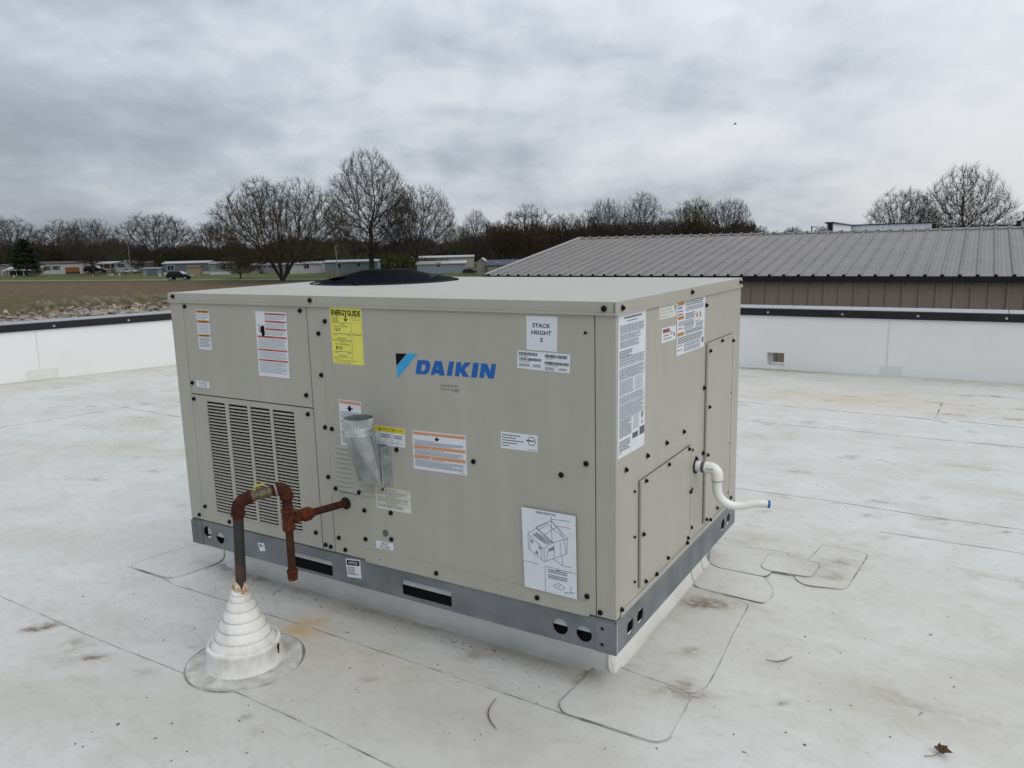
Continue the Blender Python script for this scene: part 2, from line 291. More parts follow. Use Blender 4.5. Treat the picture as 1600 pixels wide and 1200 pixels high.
# ================================================================== mesh helpers
class MB:
    def __init__(s): s.v = []; s.f = []; s.m = []; s.mats = []
    def mi(s, mat):
        if mat not in s.mats: s.mats.append(mat)
        return s.mats.index(mat)
    def add(s, vs, fs, mat):
        o = len(s.v); s.v.extend([tuple(map(float, p)) for p in vs]); k = s.mi(mat)
        for f in fs: s.f.append(tuple(i+o for i in f)); s.m.append(k)
    def box(s, a, b_, mat, R=None, org=None):
        (x0, y0, z0), (x1, y1, z1) = a, b_
        vs = [(x0, y0, z0), (x1, y0, z0), (x1, y1, z0), (x0, y1, z0), (x0, y0, z1), (x1, y0, z1), (x1, y1, z1), (x0, y1, z1)]
        if R is not None: vs = [tuple(R @ Vector(p) + Vector(org)) for p in vs]
        s.add(vs, [(0, 3, 2, 1), (4, 5, 6, 7), (0, 1, 5, 4), (1, 2, 6, 5), (2, 3, 7, 6), (3, 0, 4, 7)], mat)
    def tube(s, pts, radii, mat, n=14, cap=True):
        pts = [np.array(p, float) for p in pts]
        if not hasattr(radii, '__len__'): radii = [radii]*len(pts)
        t0 = pts[1]-pts[0]; t0 /= np.linalg.norm(t0)
        a = np.array([0, 0, 1.0]) if abs(t0[2]) < .9 else np.array([1.0, 0, 0])
        u = np.cross(t0, a); u /= np.linalg.norm(u)
        vs = []
        for i, p in enumerate(pts):
            if i == 0: t = pts[1]-pts[0]
            elif i == len(pts)-1: t = pts[-1]-pts[-2]
            else:
                t = (pts[i+1]-p)/max(1e-9, np.linalg.norm(pts[i+1]-p)) + (p-pts[i-1])/max(1e-9, np.linalg.norm(p-pts[i-1]))
            nt_ = np.linalg.norm(t)
            if nt_ < 1e-9: t = t0
            else: t = t/nt_
            u = u-t*(u@t); u /= np.linalg.norm(u); w_ = np.cross(t, u); t0 = t
            for k in range(n):
                an = 2*math.pi*k/n; vs.append(p+radii[i]*(u*math.cos(an)+w_*math.sin(an)))
        fs = []
        for i in range(len(pts)-1):
            for k in range(n): fs.append((i*n+k, i*n+(k+1) % n, (i+1)*n+(k+1) % n, (i+1)*n+k))
        if cap: fs.append(tuple(range(n-1, -1, -1))); fs.append(tuple((len(pts)-1)*n+k for k in range(n)))
        s.add(vs, fs, mat)
    def lathe(s, P, axis, prof, mat, n=24, cap=True):
        """prof: (distance along the axis, radius) pairs"""
        ax_ = np.array(axis, float); ax_ /= np.linalg.norm(ax_); a = np.array([0, 0, 1.0]) if abs(ax_[2]) < .9 else np.array([1.0, 0, 0])
        u = np.cross(ax_, a); u /= np.linalg.norm(u); w_ = np.cross(ax_, u); P = np.array(P, float)
        vs = []; fs = []
        for (t, r) in prof:
            for k in range(n):
                an = 2*math.pi*k/n; vs.append(P+ax_*t+r*(u*math.cos(an)+w_*math.sin(an)))
        for i in range(len(prof)-1):
            for k in range(n): fs.append((i*n+k, i*n+(k+1) % n, (i+1)*n+(k+1) % n, (i+1)*n+k))
        if cap: fs.append(tuple(range(n-1, -1, -1))); fs.append(tuple((len(prof)-1)*n+k for k in range(n)))
        s.add(vs, fs, mat)
    def build(s, name, parent=None, org=None, smooth=False, kind=None, label=None, bevel=0.0, cat=None, group=None, fixn=True):
        me = bpy.data.meshes.new(name)
        o_ = np.array(org if org is not None else (ORG.get(parent, (0, 0, 0)) if parent else (0, 0, 0)), float)
        vs = [tuple(np.array(p)-o_) for p in s.v] if len(s.v) < 4000 else (np.array(s.v)-o_).tolist()
        me.from_pydata(vs, [], s.f)
        for mt in s.mats: me.materials.append(MATS[mt])
        me.polygons.foreach_set('material_index', s.m)
        if fixn:
            bm = bmesh.new(); bm.from_mesh(me); bmesh.ops.recalc_face_normals(bm, faces=bm.faces); bm.to_mesh(me); bm.free()
        if smooth: me.shade_smooth() if hasattr(me, 'shade_smooth') else None
        me.update()
        ob = bpy.data.objects.new(name, me); COL.objects.link(ob)
        if parent is not None:
            ob.parent = parent; ORG[ob] = o_ if org is None else np.array(org)
            if org is not None: ob.location = tuple(np.array(org)-ORG[parent])
        else:
            ORG[ob] = o_; ob.location = tuple(o_)
        if smooth: smooth_angle(me)
        if bevel:
            md = ob.modifiers.new('bevel', 'BEVEL'); md.width = bevel; md.segments = 2; md.limit_method = 'ANGLE'; md.angle_limit = math.radians(40)
        if kind: ob['kind'] = kind
        if label: ob['label'] = label
        if cat: ob['category'] = cat
        if group: ob['group'] = group
        return ob
ORG = {}
def smooth_angle(me, ang=40):
    me.shade_smooth()
    bm = bmesh.new(); bm.from_mesh(me)
    for e_ in bm.edges:
        if len(e_.link_faces) == 2 and e_.calc_face_angle(0) > math.radians(ang): e_.smooth = False
    bm.to_mesh(me); bm.free()
def empty(name, loc, label, cat, group=None):
    o = bpy.data.objects.new(name, None); COL.objects.link(o); o.location = loc; o.empty_display_size = 0.1
    o['label'] = label; o['category'] = cat
    if group: o['group'] = group
    ORG[o] = np.array(loc, float); return o
def place(proto_mesh, name, parent, P, rot=None, scale=None):
    ob = bpy.data.objects.new(name, proto_mesh); COL.objects.link(ob)
    if parent is not None: ob.parent = parent
    base_ = ORG[parent] if parent is not None else np.zeros(3)
    ob.location = tuple(np.array(P, float)-base_)
    if rot is not None: ob.rotation_euler = rot
    if scale is not None: ob.scale = scale
    ORG[ob] = np.array(P, float)
    return ob
_dg = None
def curve_mesh(cu):
    ob = bpy.data.objects.new('tmp', cu); COL.objects.link(ob)
    dg = bpy.context.evaluated_depsgraph_get(); dg.update()
    ev = ob.evaluated_get(dg); me = ev.to_mesh()
    vs = [tuple(v.co) for v in me.vertices]; fs = [tuple(p.vertices) for p in me.polygons]
    ev.to_mesh_clear(); bpy.data.objects.remove(ob); bpy.data.curves.remove(cu)
    return vs, fs
def plate(outline, holes, t0, t1, fmap):
    """flat sheet with holes, in (u, v), between depths t0 and t1; fmap(u, v, t) -> point"""
    cu = bpy.data.curves.new('tmp', 'CURVE'); cu.dimensions = '2D'; cu.fill_mode = 'BOTH'; cu.extrude = 0.5
    for lp in [outline]+holes:
        sp = cu.splines.new('POLY'); sp.points.add(len(lp)-1); sp.use_cyclic_u = True
        for i, p in enumerate(lp): sp.points[i].co = (p[0], p[1], 0, 1)
    vs, fs = curve_mesh(cu)
    return [fmap(v[0], v[1], t0+(v[2]+0.5)*(t1-t0)) for v in vs], fs
def circ(cx, cy, rx, ry=None, n=28):
    ry = ry or rx
    return [(cx+rx*math.cos(2*math.pi*k/n), cy+ry*math.sin(2*math.pi*k/n)) for k in range(n)]
def rrect(x0, y0, x1, y1, r, n=4):
    pts = []
    for (cx, cy, a0) in ((x1-r, y1-r, 0), (x0+r, y1-r, 90), (x0+r, y0+r, 180), (x1-r, y0+r, 270)):
        for k in range(n+1):
            a = math.radians(a0+90*k/n); pts.append((cx+r*math.cos(a), cy+r*math.sin(a)))
    return pts
_tx = {}
def text_shape(s_, bold=0):
    k = (s_, bold)
    if k not in _tx:
        cu = bpy.data.curves.new('tmp', 'FONT'); cu.body = s_; cu.size = 1; cu.resolution_u = 2
        if bold: cu.offset = {1: 0.016, 2: 0.034}[bold]
        vs, fs = curve_mesh(cu)
        a = np.array(vs)[:, :2]; lo, hi = a.min(0), a.max(0)
        _tx[k] = ((a-lo)/(hi-lo), fs)
    return _tx[k]

# ================================================================== the flat roof
PL_A = np.array([-8.139, 2.241]); PL_D = np.array([0.345, 0.9386]); PL_D /= np.linalg.norm(PL_D)   # inner foot of the left parapet
PL_N = np.array([PL_D[1], -PL_D[0]])                                                               # points onto the roof
PR_Y = 6.33
xs = np.unique(np.concatenate([np.arange(-12, -4.6, 0.12), np.arange(-4.6, 3.6, 0.028), np.arange(3.6, 9.01, 0.3)]))
ys = np.unique(np.concatenate([np.arange(-8, -1.7, 0.3), np.arange(-1.7, 3.2, 0.028), np.arange(3.2, PR_Y+0.1, 0.06), [PR_Y+0.1]]))
GX, GY = np.meshgrid(xs, ys)
def vnoise(X, Y, s, seed):
    r_ = np.random.default_rng(seed); n_ = 256; tb = r_.random((n_, n_))
    x = X*s+1000; y = Y*s+1000; xi = np.floor(x).astype(int); yi = np.floor(y).astype(int); fx = x-xi; fy = y-yi
    fx = fx*fx*(3-2*fx); fy = fy*fy*(3-2*fy)
    g = lambda a, b_: tb[a % n_, b_ % n_]
    return (g(xi, yi)*(1-fx)+g(xi+1, yi)*fx)*(1-fy)+(g(xi, yi+1)*(1-fx)+g(xi+1, yi+1)*fx)*fy
def fbm(X, Y, s, seed, o=5):
    t = 0; a = 0.5; w_ = 0
    for i in range(o): t = t+a*vnoise(X, Y, s*2**i, seed+i); w_ += a; a *= .55
    return t/w_
zz = (fbm(GX, GY, 0.9, 3, 4)-0.5)*0.012*np.clip((GX**2+GY**2)/4, 0.15, 1)
St = np.zeros(GX.shape); Ru = np.zeros(GX.shape); Du = np.zeros(GX.shape)
wx = GX+(fbm(GX, GY, 9, 21)-.5)*0.10; wy = GY+(fbm(GX, GY, 9, 31)-.5)*0.10
def blot(A, x, y, rx, ry, amp, ang=0.0):
    """soft-edged stain centred at a point of the roof plane"""
    c_ = roofp(x, y); ca, sa_ = math.cos(ang), math.sin(ang)
    dx = wx-c_[0]; dy = wy-c_[1]; a = (dx*ca+dy*sa_)/rx; b2 = (-dx*sa_+dy*ca)/ry
    A += amp*np.exp(-(a*a+b2*b2))
for q_ in [(1117, 947, .045, .028, 1.3, .3), (1098, 943, .06, .03, .7, .4), (1078, 1019, .028, .02, 1.0, .4), (1098, 940, .14, .06, .35, .3), (1160, 945, .12, .03, .30, .3),
           (1061, 1070, .035, .02, 1.0, .4), (1040, 1083, .05, .02, .7, .4), (1079, 1088, .04, .02, .9, .4), (915, 1056, .02, .05, .9, 1.0), (905, 1068, .014, .04, .6, 1.0),
           (1313, 878, .05, .03, .9, .3), (1297, 900, .05, .03, .9, .3), (1290, 885, .14, .08, .35, .3), (1420, 1098, .12, .02, .55, -.2), (1440, 1100, .25, .05, .2, -.2),
           (62, 981, .05, .02, 1.3, .4), (75, 976, .06, .03, .7, .4), (112, 1003, .03, .02, .8, .2), (145, 1029, .035, .018, 1.4, .4), (118, 1015, .05, .01, .7, 1.), (130, 1030, .10, .04, .4, .5),
           (120, 1063, .04, .012, .6, .3), (228, 1052, .04, .02, .55, .3), (200, 1070, .05, .012, .4, .3), (276, 792, .03, .014, 1.0, .2), (150, 748, .06, .02, .7, .3), (112, 747, .06, .02, .4, .3),
           (210, 713, .05, .012, .5, .2), (245, 713, .05, .012, .5, .2), (240, 735, .08, .015, .35, .6), (308, 1009, .02, .02, .6, 0), (575, 1067, .02, .02, .9, 0),
           (770, 1120, .03, .02, .2, 0), (640, 955, .4, .02, .35, 0), (700, 975, .3, .016, .5, 0), (820, 1010, .35, .012, .6, 0), (740, 1022, .05, .03, .6, .3), (345, 884, .04, .014, .9, -.3), (362, 890, .08, .02, .5, -.2), (440, 905, .25, .014, .4, 0),
           (1360, 806, .05, .012, 1.1, .1), (1462, 812, .06, .014, 1.3, .1), (1475, 820, .03, .01, .8, .1), (1313, 786, .03, .01, .7, .1), (1582, 831, .05, .01, 1.0, .1), (1190, 800, .03, .02, .6, 0),
           (1366, 717, .05, .01, 1.0, 0), (1400, 725, .04, .01, .6, 0), (1340, 619, .06, .016, 1.0, .3), (1495, 640, .10, .02, 1.0, .1), (1487, 647, .10, .02, .9, .1), (1520, 618, .3, .02, .8, .1),
           (1230, 611, .05, .02, .8, 0), (1590, 640, .14, .02, .9, .1), (1595, 656, .2, .016, .9, .1), (1400, 624, .06, .02, .6, 0), (1557, 744, .03, .01, .7, 0), (230, 630, .06, .02, .9, .2), (105, 625, .1, .012, .5, .3),
           (410, 900, .1, .02, .3, 0), (1216, 1034, .02, .02, .2, 0), (985, 1045, .05, .01, .4, .6), (350, 852, .05, .01, .6, .4), (395, 1150, .03, .03, .3, 0), (385, 1122, .01, .01, .8, 0), (1240, 1076, .01, .01, .8, 0), (1232, 1100, .01, .01, .8, 0)]:
    blot(St, *q_)
for q_ in [(463, 989, .06, .045, .75, .2), (490, 973, .07, .035, .75, .5), (476, 992, .12, .07, .35, .5), (520, 955, .10, .03, .3, .8), (540, 1025, .20, .08, .20, .3), (506, 908, .02, .05, .55, 0), (600, 1060, .3, .1, .10, .3)]:
    blot(Ru, *q_)
for q_ in [(1350, 625, .9, .35, .30, 0)]: blot(Ru, *q_)
for q_ in [(100, 1090, .5, .2, .5, .3), (1300, 1075, .5, .16, .35, -.2), (1430, 1130, .4, .10, .30, -.3), (560, 1150, .5, .2, .35, .4), (1200, 850, .7, .2, .4, .2), (150, 850, .7, .2, .4, .5), (1450, 950, .6, .2, .35, 0), (60, 700, 1.2, .25, .35, .3), (620, 1105, .5, .12, .35, .2)]:
    blot(Du, *q_)
dl = (GX-PL_A[0])*PL_N[0]+(GY-PL_A[1])*PL_N[1]          # distance from the left parapet
dr = PR_Y-GY
nz = fbm(GX, GY, 1.6, 77); nz2 = fbm(GX, GY, 5, 97)
Du += 1.0*np.exp(-np.clip(dl, 0, None)/0.28)*(nz+.25)+0.9*np.exp(-np.clip(dr, 0, None)/0.30)*(nz+.25)
Du += np.clip(nz-0.56, 0, 1)*2.2+np.clip(fbm(GX*0.6, GY*1.8, 2.2, 53)-.6, 0, 1)*2.5*(GY > 1.5)
St += np.exp(-((dr-0.05)/0.05)**2)*np.clip(nz2-.35, 0, 1)*1.6*(GX < -0.3)+np.exp(-((dl-0.05)/0.05)**2)*np.clip(nz2-.4, 0, 1)*1.3
St += 1.1*np.exp(-(((GX+0.95)/0.6)**2+((dr-0.06)/0.05)**2))
_line = .098+(fbm(GX, GY*0, 2.2, 141)-.5)*.05                      # dirt washed against the foot of the curb
St += .75*np.exp(-((GY-_line)/.014)**2)*(GX > -2.1)*(GX < -.08)*np.clip(fbm(GX, GY*3, 5, 151)-.30, 0, 1)*2.4
Du += .8*np.exp(-((GY-_line+.02)/.05)**2)*(GX > -2.1)*(GX < -.08)*np.clip(fbm(GX, GY, 3, 161)-.2, 0, 1)
St += np.clip(fbm(GX, GY*2.5, 4.5, 63, 6)-0.665, 0, 1)*7*(GY > 1.0)*0.5
me = bpy.data.meshes.new('roof')
ny, nx = GX.shape
V = np.stack([GX, GY, zz], -1).reshape(-1, 3)
ii = np.arange(nx*ny).reshape(ny, nx)
F = np.stack([ii[:-1, :-1], ii[:-1, 1:], ii[1:, 1:], ii[1:, :-1]], -1).reshape(-1, 4)
dlv = dl.reshape(-1); F = F[dlv[F].max(1) > -0.10]
me.vertices.add(len(V)); me.vertices.foreach_set('co', V.reshape(-1))
me.loops.add(F.size); me.loops.foreach_set('vertex_index', F.reshape(-1)); me.polygons.add(len(F))
me.polygons.foreach_set('loop_start', np.arange(len(F))*4); me.polygons.foreach_set('loop_total', np.full(len(F), 4))
me.update(calc_edges=True); me.validate()
ca_ = me.color_attributes.new('stain', 'FLOAT_COLOR', 'POINT')
ca_.data.foreach_set('color', np.stack([np.clip(St, 0, 1.4), np.clip(Ru, 0, 1), np.clip(Du, 0, 1), np.ones_like(St)], -1).reshape(-1).astype(np.float32))
me.materials.append(MATS['roof_membrane']); me.shade_smooth()
roof = bpy.data.objects.new('roof', me); COL.objects.link(roof); roof['kind'] = 'structure'; ORG[roof] = np.zeros(3)

def catmull(P, n=6, closed=False):
    P = [np.array(p, float) for p in P]; out = []
    m_ = len(P)
    for i in range(m_ if closed else m_-1):
        p0 = P[(i-1) % m_] if closed or i > 0 else P[0]; p1 = P[i]; p2 = P[(i+1) % m_]; p3 = P[(i+2) % m_] if closed or i+2 < m_ else P[-1]
        for k in range(n):
            t = k/n; out.append(0.5*((2*p1)+(-p0+p2)*t+(2*p0-5*p1+4*p2-p3)*t*t+(-p0+3*p1-3*p2+p3)*t**3))
    if not closed: out.append(P[-1])
    return out
def sample(A, x, y):
    ix = np.clip(np.searchsorted(xs, x)-1, 0, nx-2); iy = np.clip(np.searchsorted(ys, y)-1, 0, ny-2)
    fx = (x-xs[ix])/(xs[ix+1]-xs[ix]); fy = (y-ys[iy])/(ys[iy+1]-ys[iy])
    return (A[iy, ix]*(1-fx)+A[iy, ix+1]*fx)*(1-fy)+(A[iy+1, ix]*(1-fx)+A[iy+1, ix+1]*fx)*fy
def strip(pts, w_, h, mat, name, parent=None, jitter=0.25, z=0.0):
    """a low dirty welded lap edge following a line on the roof"""
    P = [np.array([p[0], p[1]]) for p in pts]
    Q = []
    for a, b_ in zip(P[:-1], P[1:]):
        n_ = max(1, int(np.linalg.norm(b_-a)/0.05))
        for k in range(n_): Q.append(a+(b_-a)*k/n_)
    Q.append(P[-1]); vs = []; fs = []
    for i, p in enumerate(Q):
        t = Q[min(i+1, len(Q)-1)]-Q[max(i-1, 0)]; t = t/max(1e-9, np.linalg.norm(t)); n_ = np.array([-t[1], t[0]])
        wob = (fbm(np.array([p[0]]), np.array([p[1]]), 3, 5)[0]-.5)*0.012
        zl = float(sample(zz, p[0], p[1])) if -12 < p[0] < 9 and -8 < p[1] < PR_Y else 0.0
        ww = w_*(1+jitter*(rnd.random()-.5)*2); p = p+n_*wob
        for s_, zz_ in ((-.5, -.004), (-.25, h), (.25, h), (.5, -.004)): q_ = p+n_*ww*s_; vs.append((q_[0], q_[1], z+zz_+zl))
    for i in range(len(Q)-1):
        for k in range(3): fs.append((i*4+k, i*4+k+1, i*4+k+5, i*4+k+4))
    mb = MB(); mb.add(vs, fs, mat); return mb.build(name, parent)
def rl(*pp): return [roofp(*p) for p in pp]
for line, w_ in (
        (rl((-60, 906), (0, 932), (125, 987), (285, 1052), (380, 1086), (500, 1143), (620, 1203), (760, 1275)), .0075),
        (rl((198, 885), (260, 906), (270, 913), (364, 943), (402, 956), (485, 981), (660, 1040), (715, 1060), (851, 1105), (882, 1116)), .007),
        (rl((-40, 676), (0, 668), (130, 648), (200, 636), (277, 628), (420, 605)), .020), (rl((176, 633.5), (282, 652)), .010), (rl((-20, 714), (26, 707.5)), .012),
        (rl((1120, 623), (1225, 634), (1412, 651), (1452, 654.5)), .016), (rl((1497, 658), (1600, 668.5), (1700, 679)), .018),
        (rl((1120, 652), (1231, 664), (1369, 677), (1600, 700), (1700, 711)), .013),
        (rl((1472, 629), (1461.5, 654)), .018), (rl((1444, 627.5), (1522, 634)), .016), (rl((1440, 653), (1482, 661)), .016),
        (rl((1140, 761), (1300, 783), (1444, 807), (1600, 829), (1690, 842)), .006), (rl((1375, 831), (1600, 866), (1700, 883)), .008),
        (rl((960, 600), (1120, 585)), .012)):
    strip(line, w_, 0.0014, 'seam_dirt', 'seam', roof, 0.4)
from mathutils.geometry import delaunay_2d_cdt
def inside(P, x, y):
    c_ = False; m_ = len(P)
    for i in range(m_):
        x1, y1 = P[i]; x2, y2 = P[i-1]
        if (y1 > y) != (y2 > y) and x < (x2-x1)*(y-y1)/(y2-y1)+x1: c_ = not c_
    return c_
def patch(pix, z, rad=0.0, name='membrane_patch', seamed=None):
    """a welded sheet on the roof: rounded corners, stained like the sheet under it, dirty edge"""
    P = [np.array(roofp(*p)) for p in pix]; out = []; m_ = len(P)
    for i in range(m_):
        a, b_, c_ = P[i-1], P[i], P[(i+1) % m_]
        r_ = min(rad, 0.4*np.linalg.norm(a-b_), 0.4*np.linalg.norm(c_-b_)) if rad else 0
        if r_ > 0.005:
            p0 = b_+(a-b_)/np.linalg.norm(a-b_)*r_; p1 = b_+(c_-b_)/np.linalg.norm(c_-b_)*r_
            for k in range(6):
                t = k/5; out.append((1-t)**2*p0+2*t*(1-t)*b_+t*t*p1)
        else: out.append(b_)
    dense = []
    for a, b_ in zip(out, out[1:]+out[:1]):
        n_ = max(1, int(np.linalg.norm(b_-a)/0.04))
        for k in range(n_): dense.append(a+(b_-a)*k/n_)
    D = np.array(dense); n_ = len(D); pts = [Vector(p) for p in D]
    for x in np.arange(D[:, 0].min()+.01, D[:, 0].max(), .025):
        for y in np.arange(D[:, 1].min()+.01, D[:, 1].max(), .025):
            if inside(D, x, y) and np.min((D[:, 0]-x)**2+(D[:, 1]-y)**2) > .0002: pts.append(Vector((x, y)))
    vo, eo, fo, _a, _b, _c = delaunay_2d_cdt(pts, [(k, (k+1) % n_) for k in range(n_)], [], 1, 1e-5)
    vx = np.array([v[0] for v in vo]); vy = np.array([v[1] for v in vo]); vz = sample(zz, vx, vy)+z
    verts = [(a, b_, c_) for a, b_, c_ in zip(vx, vy, vz)]; nb = len(verts)
    verts += [(p[0], p[1], -.02) for p in D]; faces = [tuple(f) for f in fo]
    idx = [int(np.argmin((vx-p[0])**2+(vy-p[1])**2)) for p in D]
    faces += [(idx[k], idx[(k+1) % n_], nb+(k+1) % n_, nb+k) for k in range(n_)]
    me = bpy.data.meshes.new(name); me.from_pydata(verts, [], faces); me.materials.append(MATS['roof_membrane'])
    ca = me.color_attributes.new('stain', 'FLOAT_COLOR', 'POINT'); X_ = np.array([v[0] for v in verts]); Y_ = np.array([v[1] for v in verts])
    jit = .03+.16*fbm(X_, Y_, 3, 71)
    ca.data.foreach_set('color', np.stack([np.clip(sample(St, X_, Y_), 0, 1.4), np.clip(sample(Ru, X_, Y_), 0, 1), np.clip(sample(Du, X_, Y_)+jit, 0, 1), np.ones_like(X_)], -1).reshape(-1).astype(np.float32))
    po = bpy.data.objects.new(name, me); COL.objects.link(po); po.parent = roof; ORG[po] = np.zeros(3)
    E_ = dense+[dense[0]]
    strip(E_, 0.0042, z+0.0004, 'seam_dirt', 'seam', po, 0.6)
    return po
patch([(941, 1026), (924, 1052), (873, 1101), (880, 1116), (1025, 1162), (1046, 1157), (1084, 1087), (972, 1048)], .0062, .05)
patch([(958, 1040), (975, 1052), (1083, 1086), (1104, 1076), (1171, 945), (1086, 919), (1050, 905)], .0036, .03)
patch([(1093, 870), (1078, 905), (1086, 918), (1197, 946), (1211, 928), (1195, 903)], .0048, .04)
patch([(1110, 850), (1108, 880), (1119, 888), (1197, 904), (1235, 866)], .0070, .03)
patch([(1286, 852), (1240, 904), (1258, 916), (1322, 923), (1357, 866)], .0045, .04)
patch([(1203, 866), (1188, 888), (1197, 894), (1268, 905), (1282, 883)], .0090, .03)
patch([(198, 885), (305, 851), (350, 851), (350, 878), (268, 907)], .0050, .06)

# ================================================================== parapets
# right parapet, runs along X
def right_wall():
    e_ = empty('parapet_wall', (1.2, PR_Y+.15, 0), 'low white parapet with the square scupper hole, behind the right side of the unit', 'wall')
    x0, x1 = -6.64, 9.5
    hole = [(p, q_) for p, q_ in ((on_plane(1198.5, 550, 1, PR_Y)[0], .028), (on_plane(1225.5, 550, 1, PR_Y)[0], .028), (on_plane(1225.5, 550, 1, PR_Y)[0], .168), (on_plane(1198.5, 550, 1, PR_Y)[0], .168))]
    mb = MB(); v, f = plate([(x0, -.02), (x1, -.02), (x1, .555), (x0, .555)], [hole], PR_Y, PR_Y+.27, lambda a, b_, t: (a, t, b_)); mb.add(v, f, 'wall_membrane')
    for (px, py0, py1) in ((1390, 500, 566),):
        p = on_plane(px, py0, 1, PR_Y)[0]; mb.box((p-.003, PR_Y-.003, .10), (p+.003, PR_Y+.001, .548), 'label_cream')
    mb.build('wall_face', e_)
    mb = MB(); p = on_plane(1393, 580, 1, PR_Y)[0]; mb.box((p-.10, PR_Y-.003, .0), (p+.09, PR_Y+.001, .10), 'wall_patch'); mb.build('membrane_patch', e_)
    mb = MB(); mb.box((x0, PR_Y+.272, GZ), (x1, PR_Y+.34, -.03), 'brick_outside'); mb.build('outer_wall', e_)
    # coping in lengths with small gaps
    js = [x0-.02, -3.9, -.85+.0, on_plane(1576, 500, 1, PR_Y)[0], 4.1, x1]
    for a, b_ in zip(js[:-1], js[1:]):
        mb = MB(); mb.box((a+.0015, PR_Y-.022, .553+rnd.uniform(-.002, .002)), (b_-.0015, PR_Y+.36, .625), 'black_coping'); mb.build('coping', e_, bevel=.004)
        mb = MB(); mb.box((a+.003, PR_Y-.014, .6265), (b_-.003, PR_Y+.35, .632), 'sheen_grey'); mb.build('coping_sheen', e_)  # grey strip painting the sky's sheen on the black metal
    for px, py in ((1200, 487), (1316, 490), (1434.5, 493.6), (1573, 497.5), (1100, 485)):
        p = on_plane(px, py, 1, PR_Y-.024); mb = MB(); mb.lathe((p[0], PR_Y-.022, .588), (0, -1, 0), [(0, .012), (.003, .012), (.0032, .006), (.008, .005)], 'steel_screw', 10)
        mb.build('screw', e_)
right_wall()
def left_wall():
    O = np.array([-8.8, 0.44, 0]); e_ = empty('parapet_wall', tuple(PL_A)+(0,), 'low white parapet with plain face beyond the left end of the unit, field behind it', 'wall')
    D3 = np.array([PL_D[0], PL_D[1], 0]); N3 = np.array([PL_N[0], PL_N[1], 0])
    s0 = -9.5; s1 = (PR_Y-PL_A[1])/PL_D[1]
    P = lambda s_, n_, z_: tuple(np.array([PL_A[0], PL_A[1], 0])+D3*s_+N3*n_+np.array([0, 0, z_]))
    def bx(a, b_, n0, n1, z0, z1, mat, name, bev=0):
        mb = MB(); v = [P(a, n0, z0), P(b_, n0, z0), P(b_, n1, z0), P(a, n1, z0), P(a, n0, z1), P(b_, n0, z1), P(b_, n1, z1), P(a, n1, z1)]
        mb.add(v, [(0, 3, 2, 1), (4, 5, 6, 7), (0, 1, 5, 4), (1, 2, 6, 5), (2, 3, 7, 6), (3, 0, 4, 7)], mat); return mb.build(name, e_, bevel=bev)
    bx(s0, s1, 0, -.27, -.02, .545, 'wall_membrane', 'wall_face')
    def sl(x, y):
        d = ray(x, y); t = (PL_N@PL_A-PL_N@CAM[:2])/(PL_N@d[:2]); return float(((CAM+t*d)[:2]-PL_A)@PL_D)
    s_ = sl(58, 540); bx(s_-.003, s_+.003, .003, -.001, .11, .54, 'label_cream', 'seam')
    bx(s_-.14, s_+.17, .003, -.001, .0, .115, 'wall_patch', 'membrane_patch')
    bx(s0, s1-.3, -.272, -.34, GZ, -.03, 'brick_outside', 'outer_wall')
    js = [s0, -2.9, 3.1-.2, s1]
    for a, b_ in zip(js[:-1], js[1:]):
        bx(a+.0015, b_-.0015, .022, -.36, .545, .622, 'black_coping', 'coping', .004)
        bx(a+.003, b_-.003, .014, -.35, .6235, .629, 'sheen_grey', 'coping_sheen')  # same painted sky sheen along the left coping
    for px, py in ((84, 510), (200, 499)):
        s_ = sl(px, py); mb = MB(); mb.lathe(P(s_, .022, .578), N3, [(0, .012), (.003, .012), (.0032, .006), (.008, .005)], 'steel_screw', 10); mb.build('screw', e_)
left_wall()
# the other outer sides of the building, out of the picture
mb = MB(); mb.box((-11.9, -8.3, GZ), (9.5, -8.0, -.02), 'brick_outside'); mb.box((9.2, -8.0, GZ), (9.5, PR_Y+.27, -.02), 'brick_outside')
o = mb.build('building_wall'); o['kind'] = 'structure'

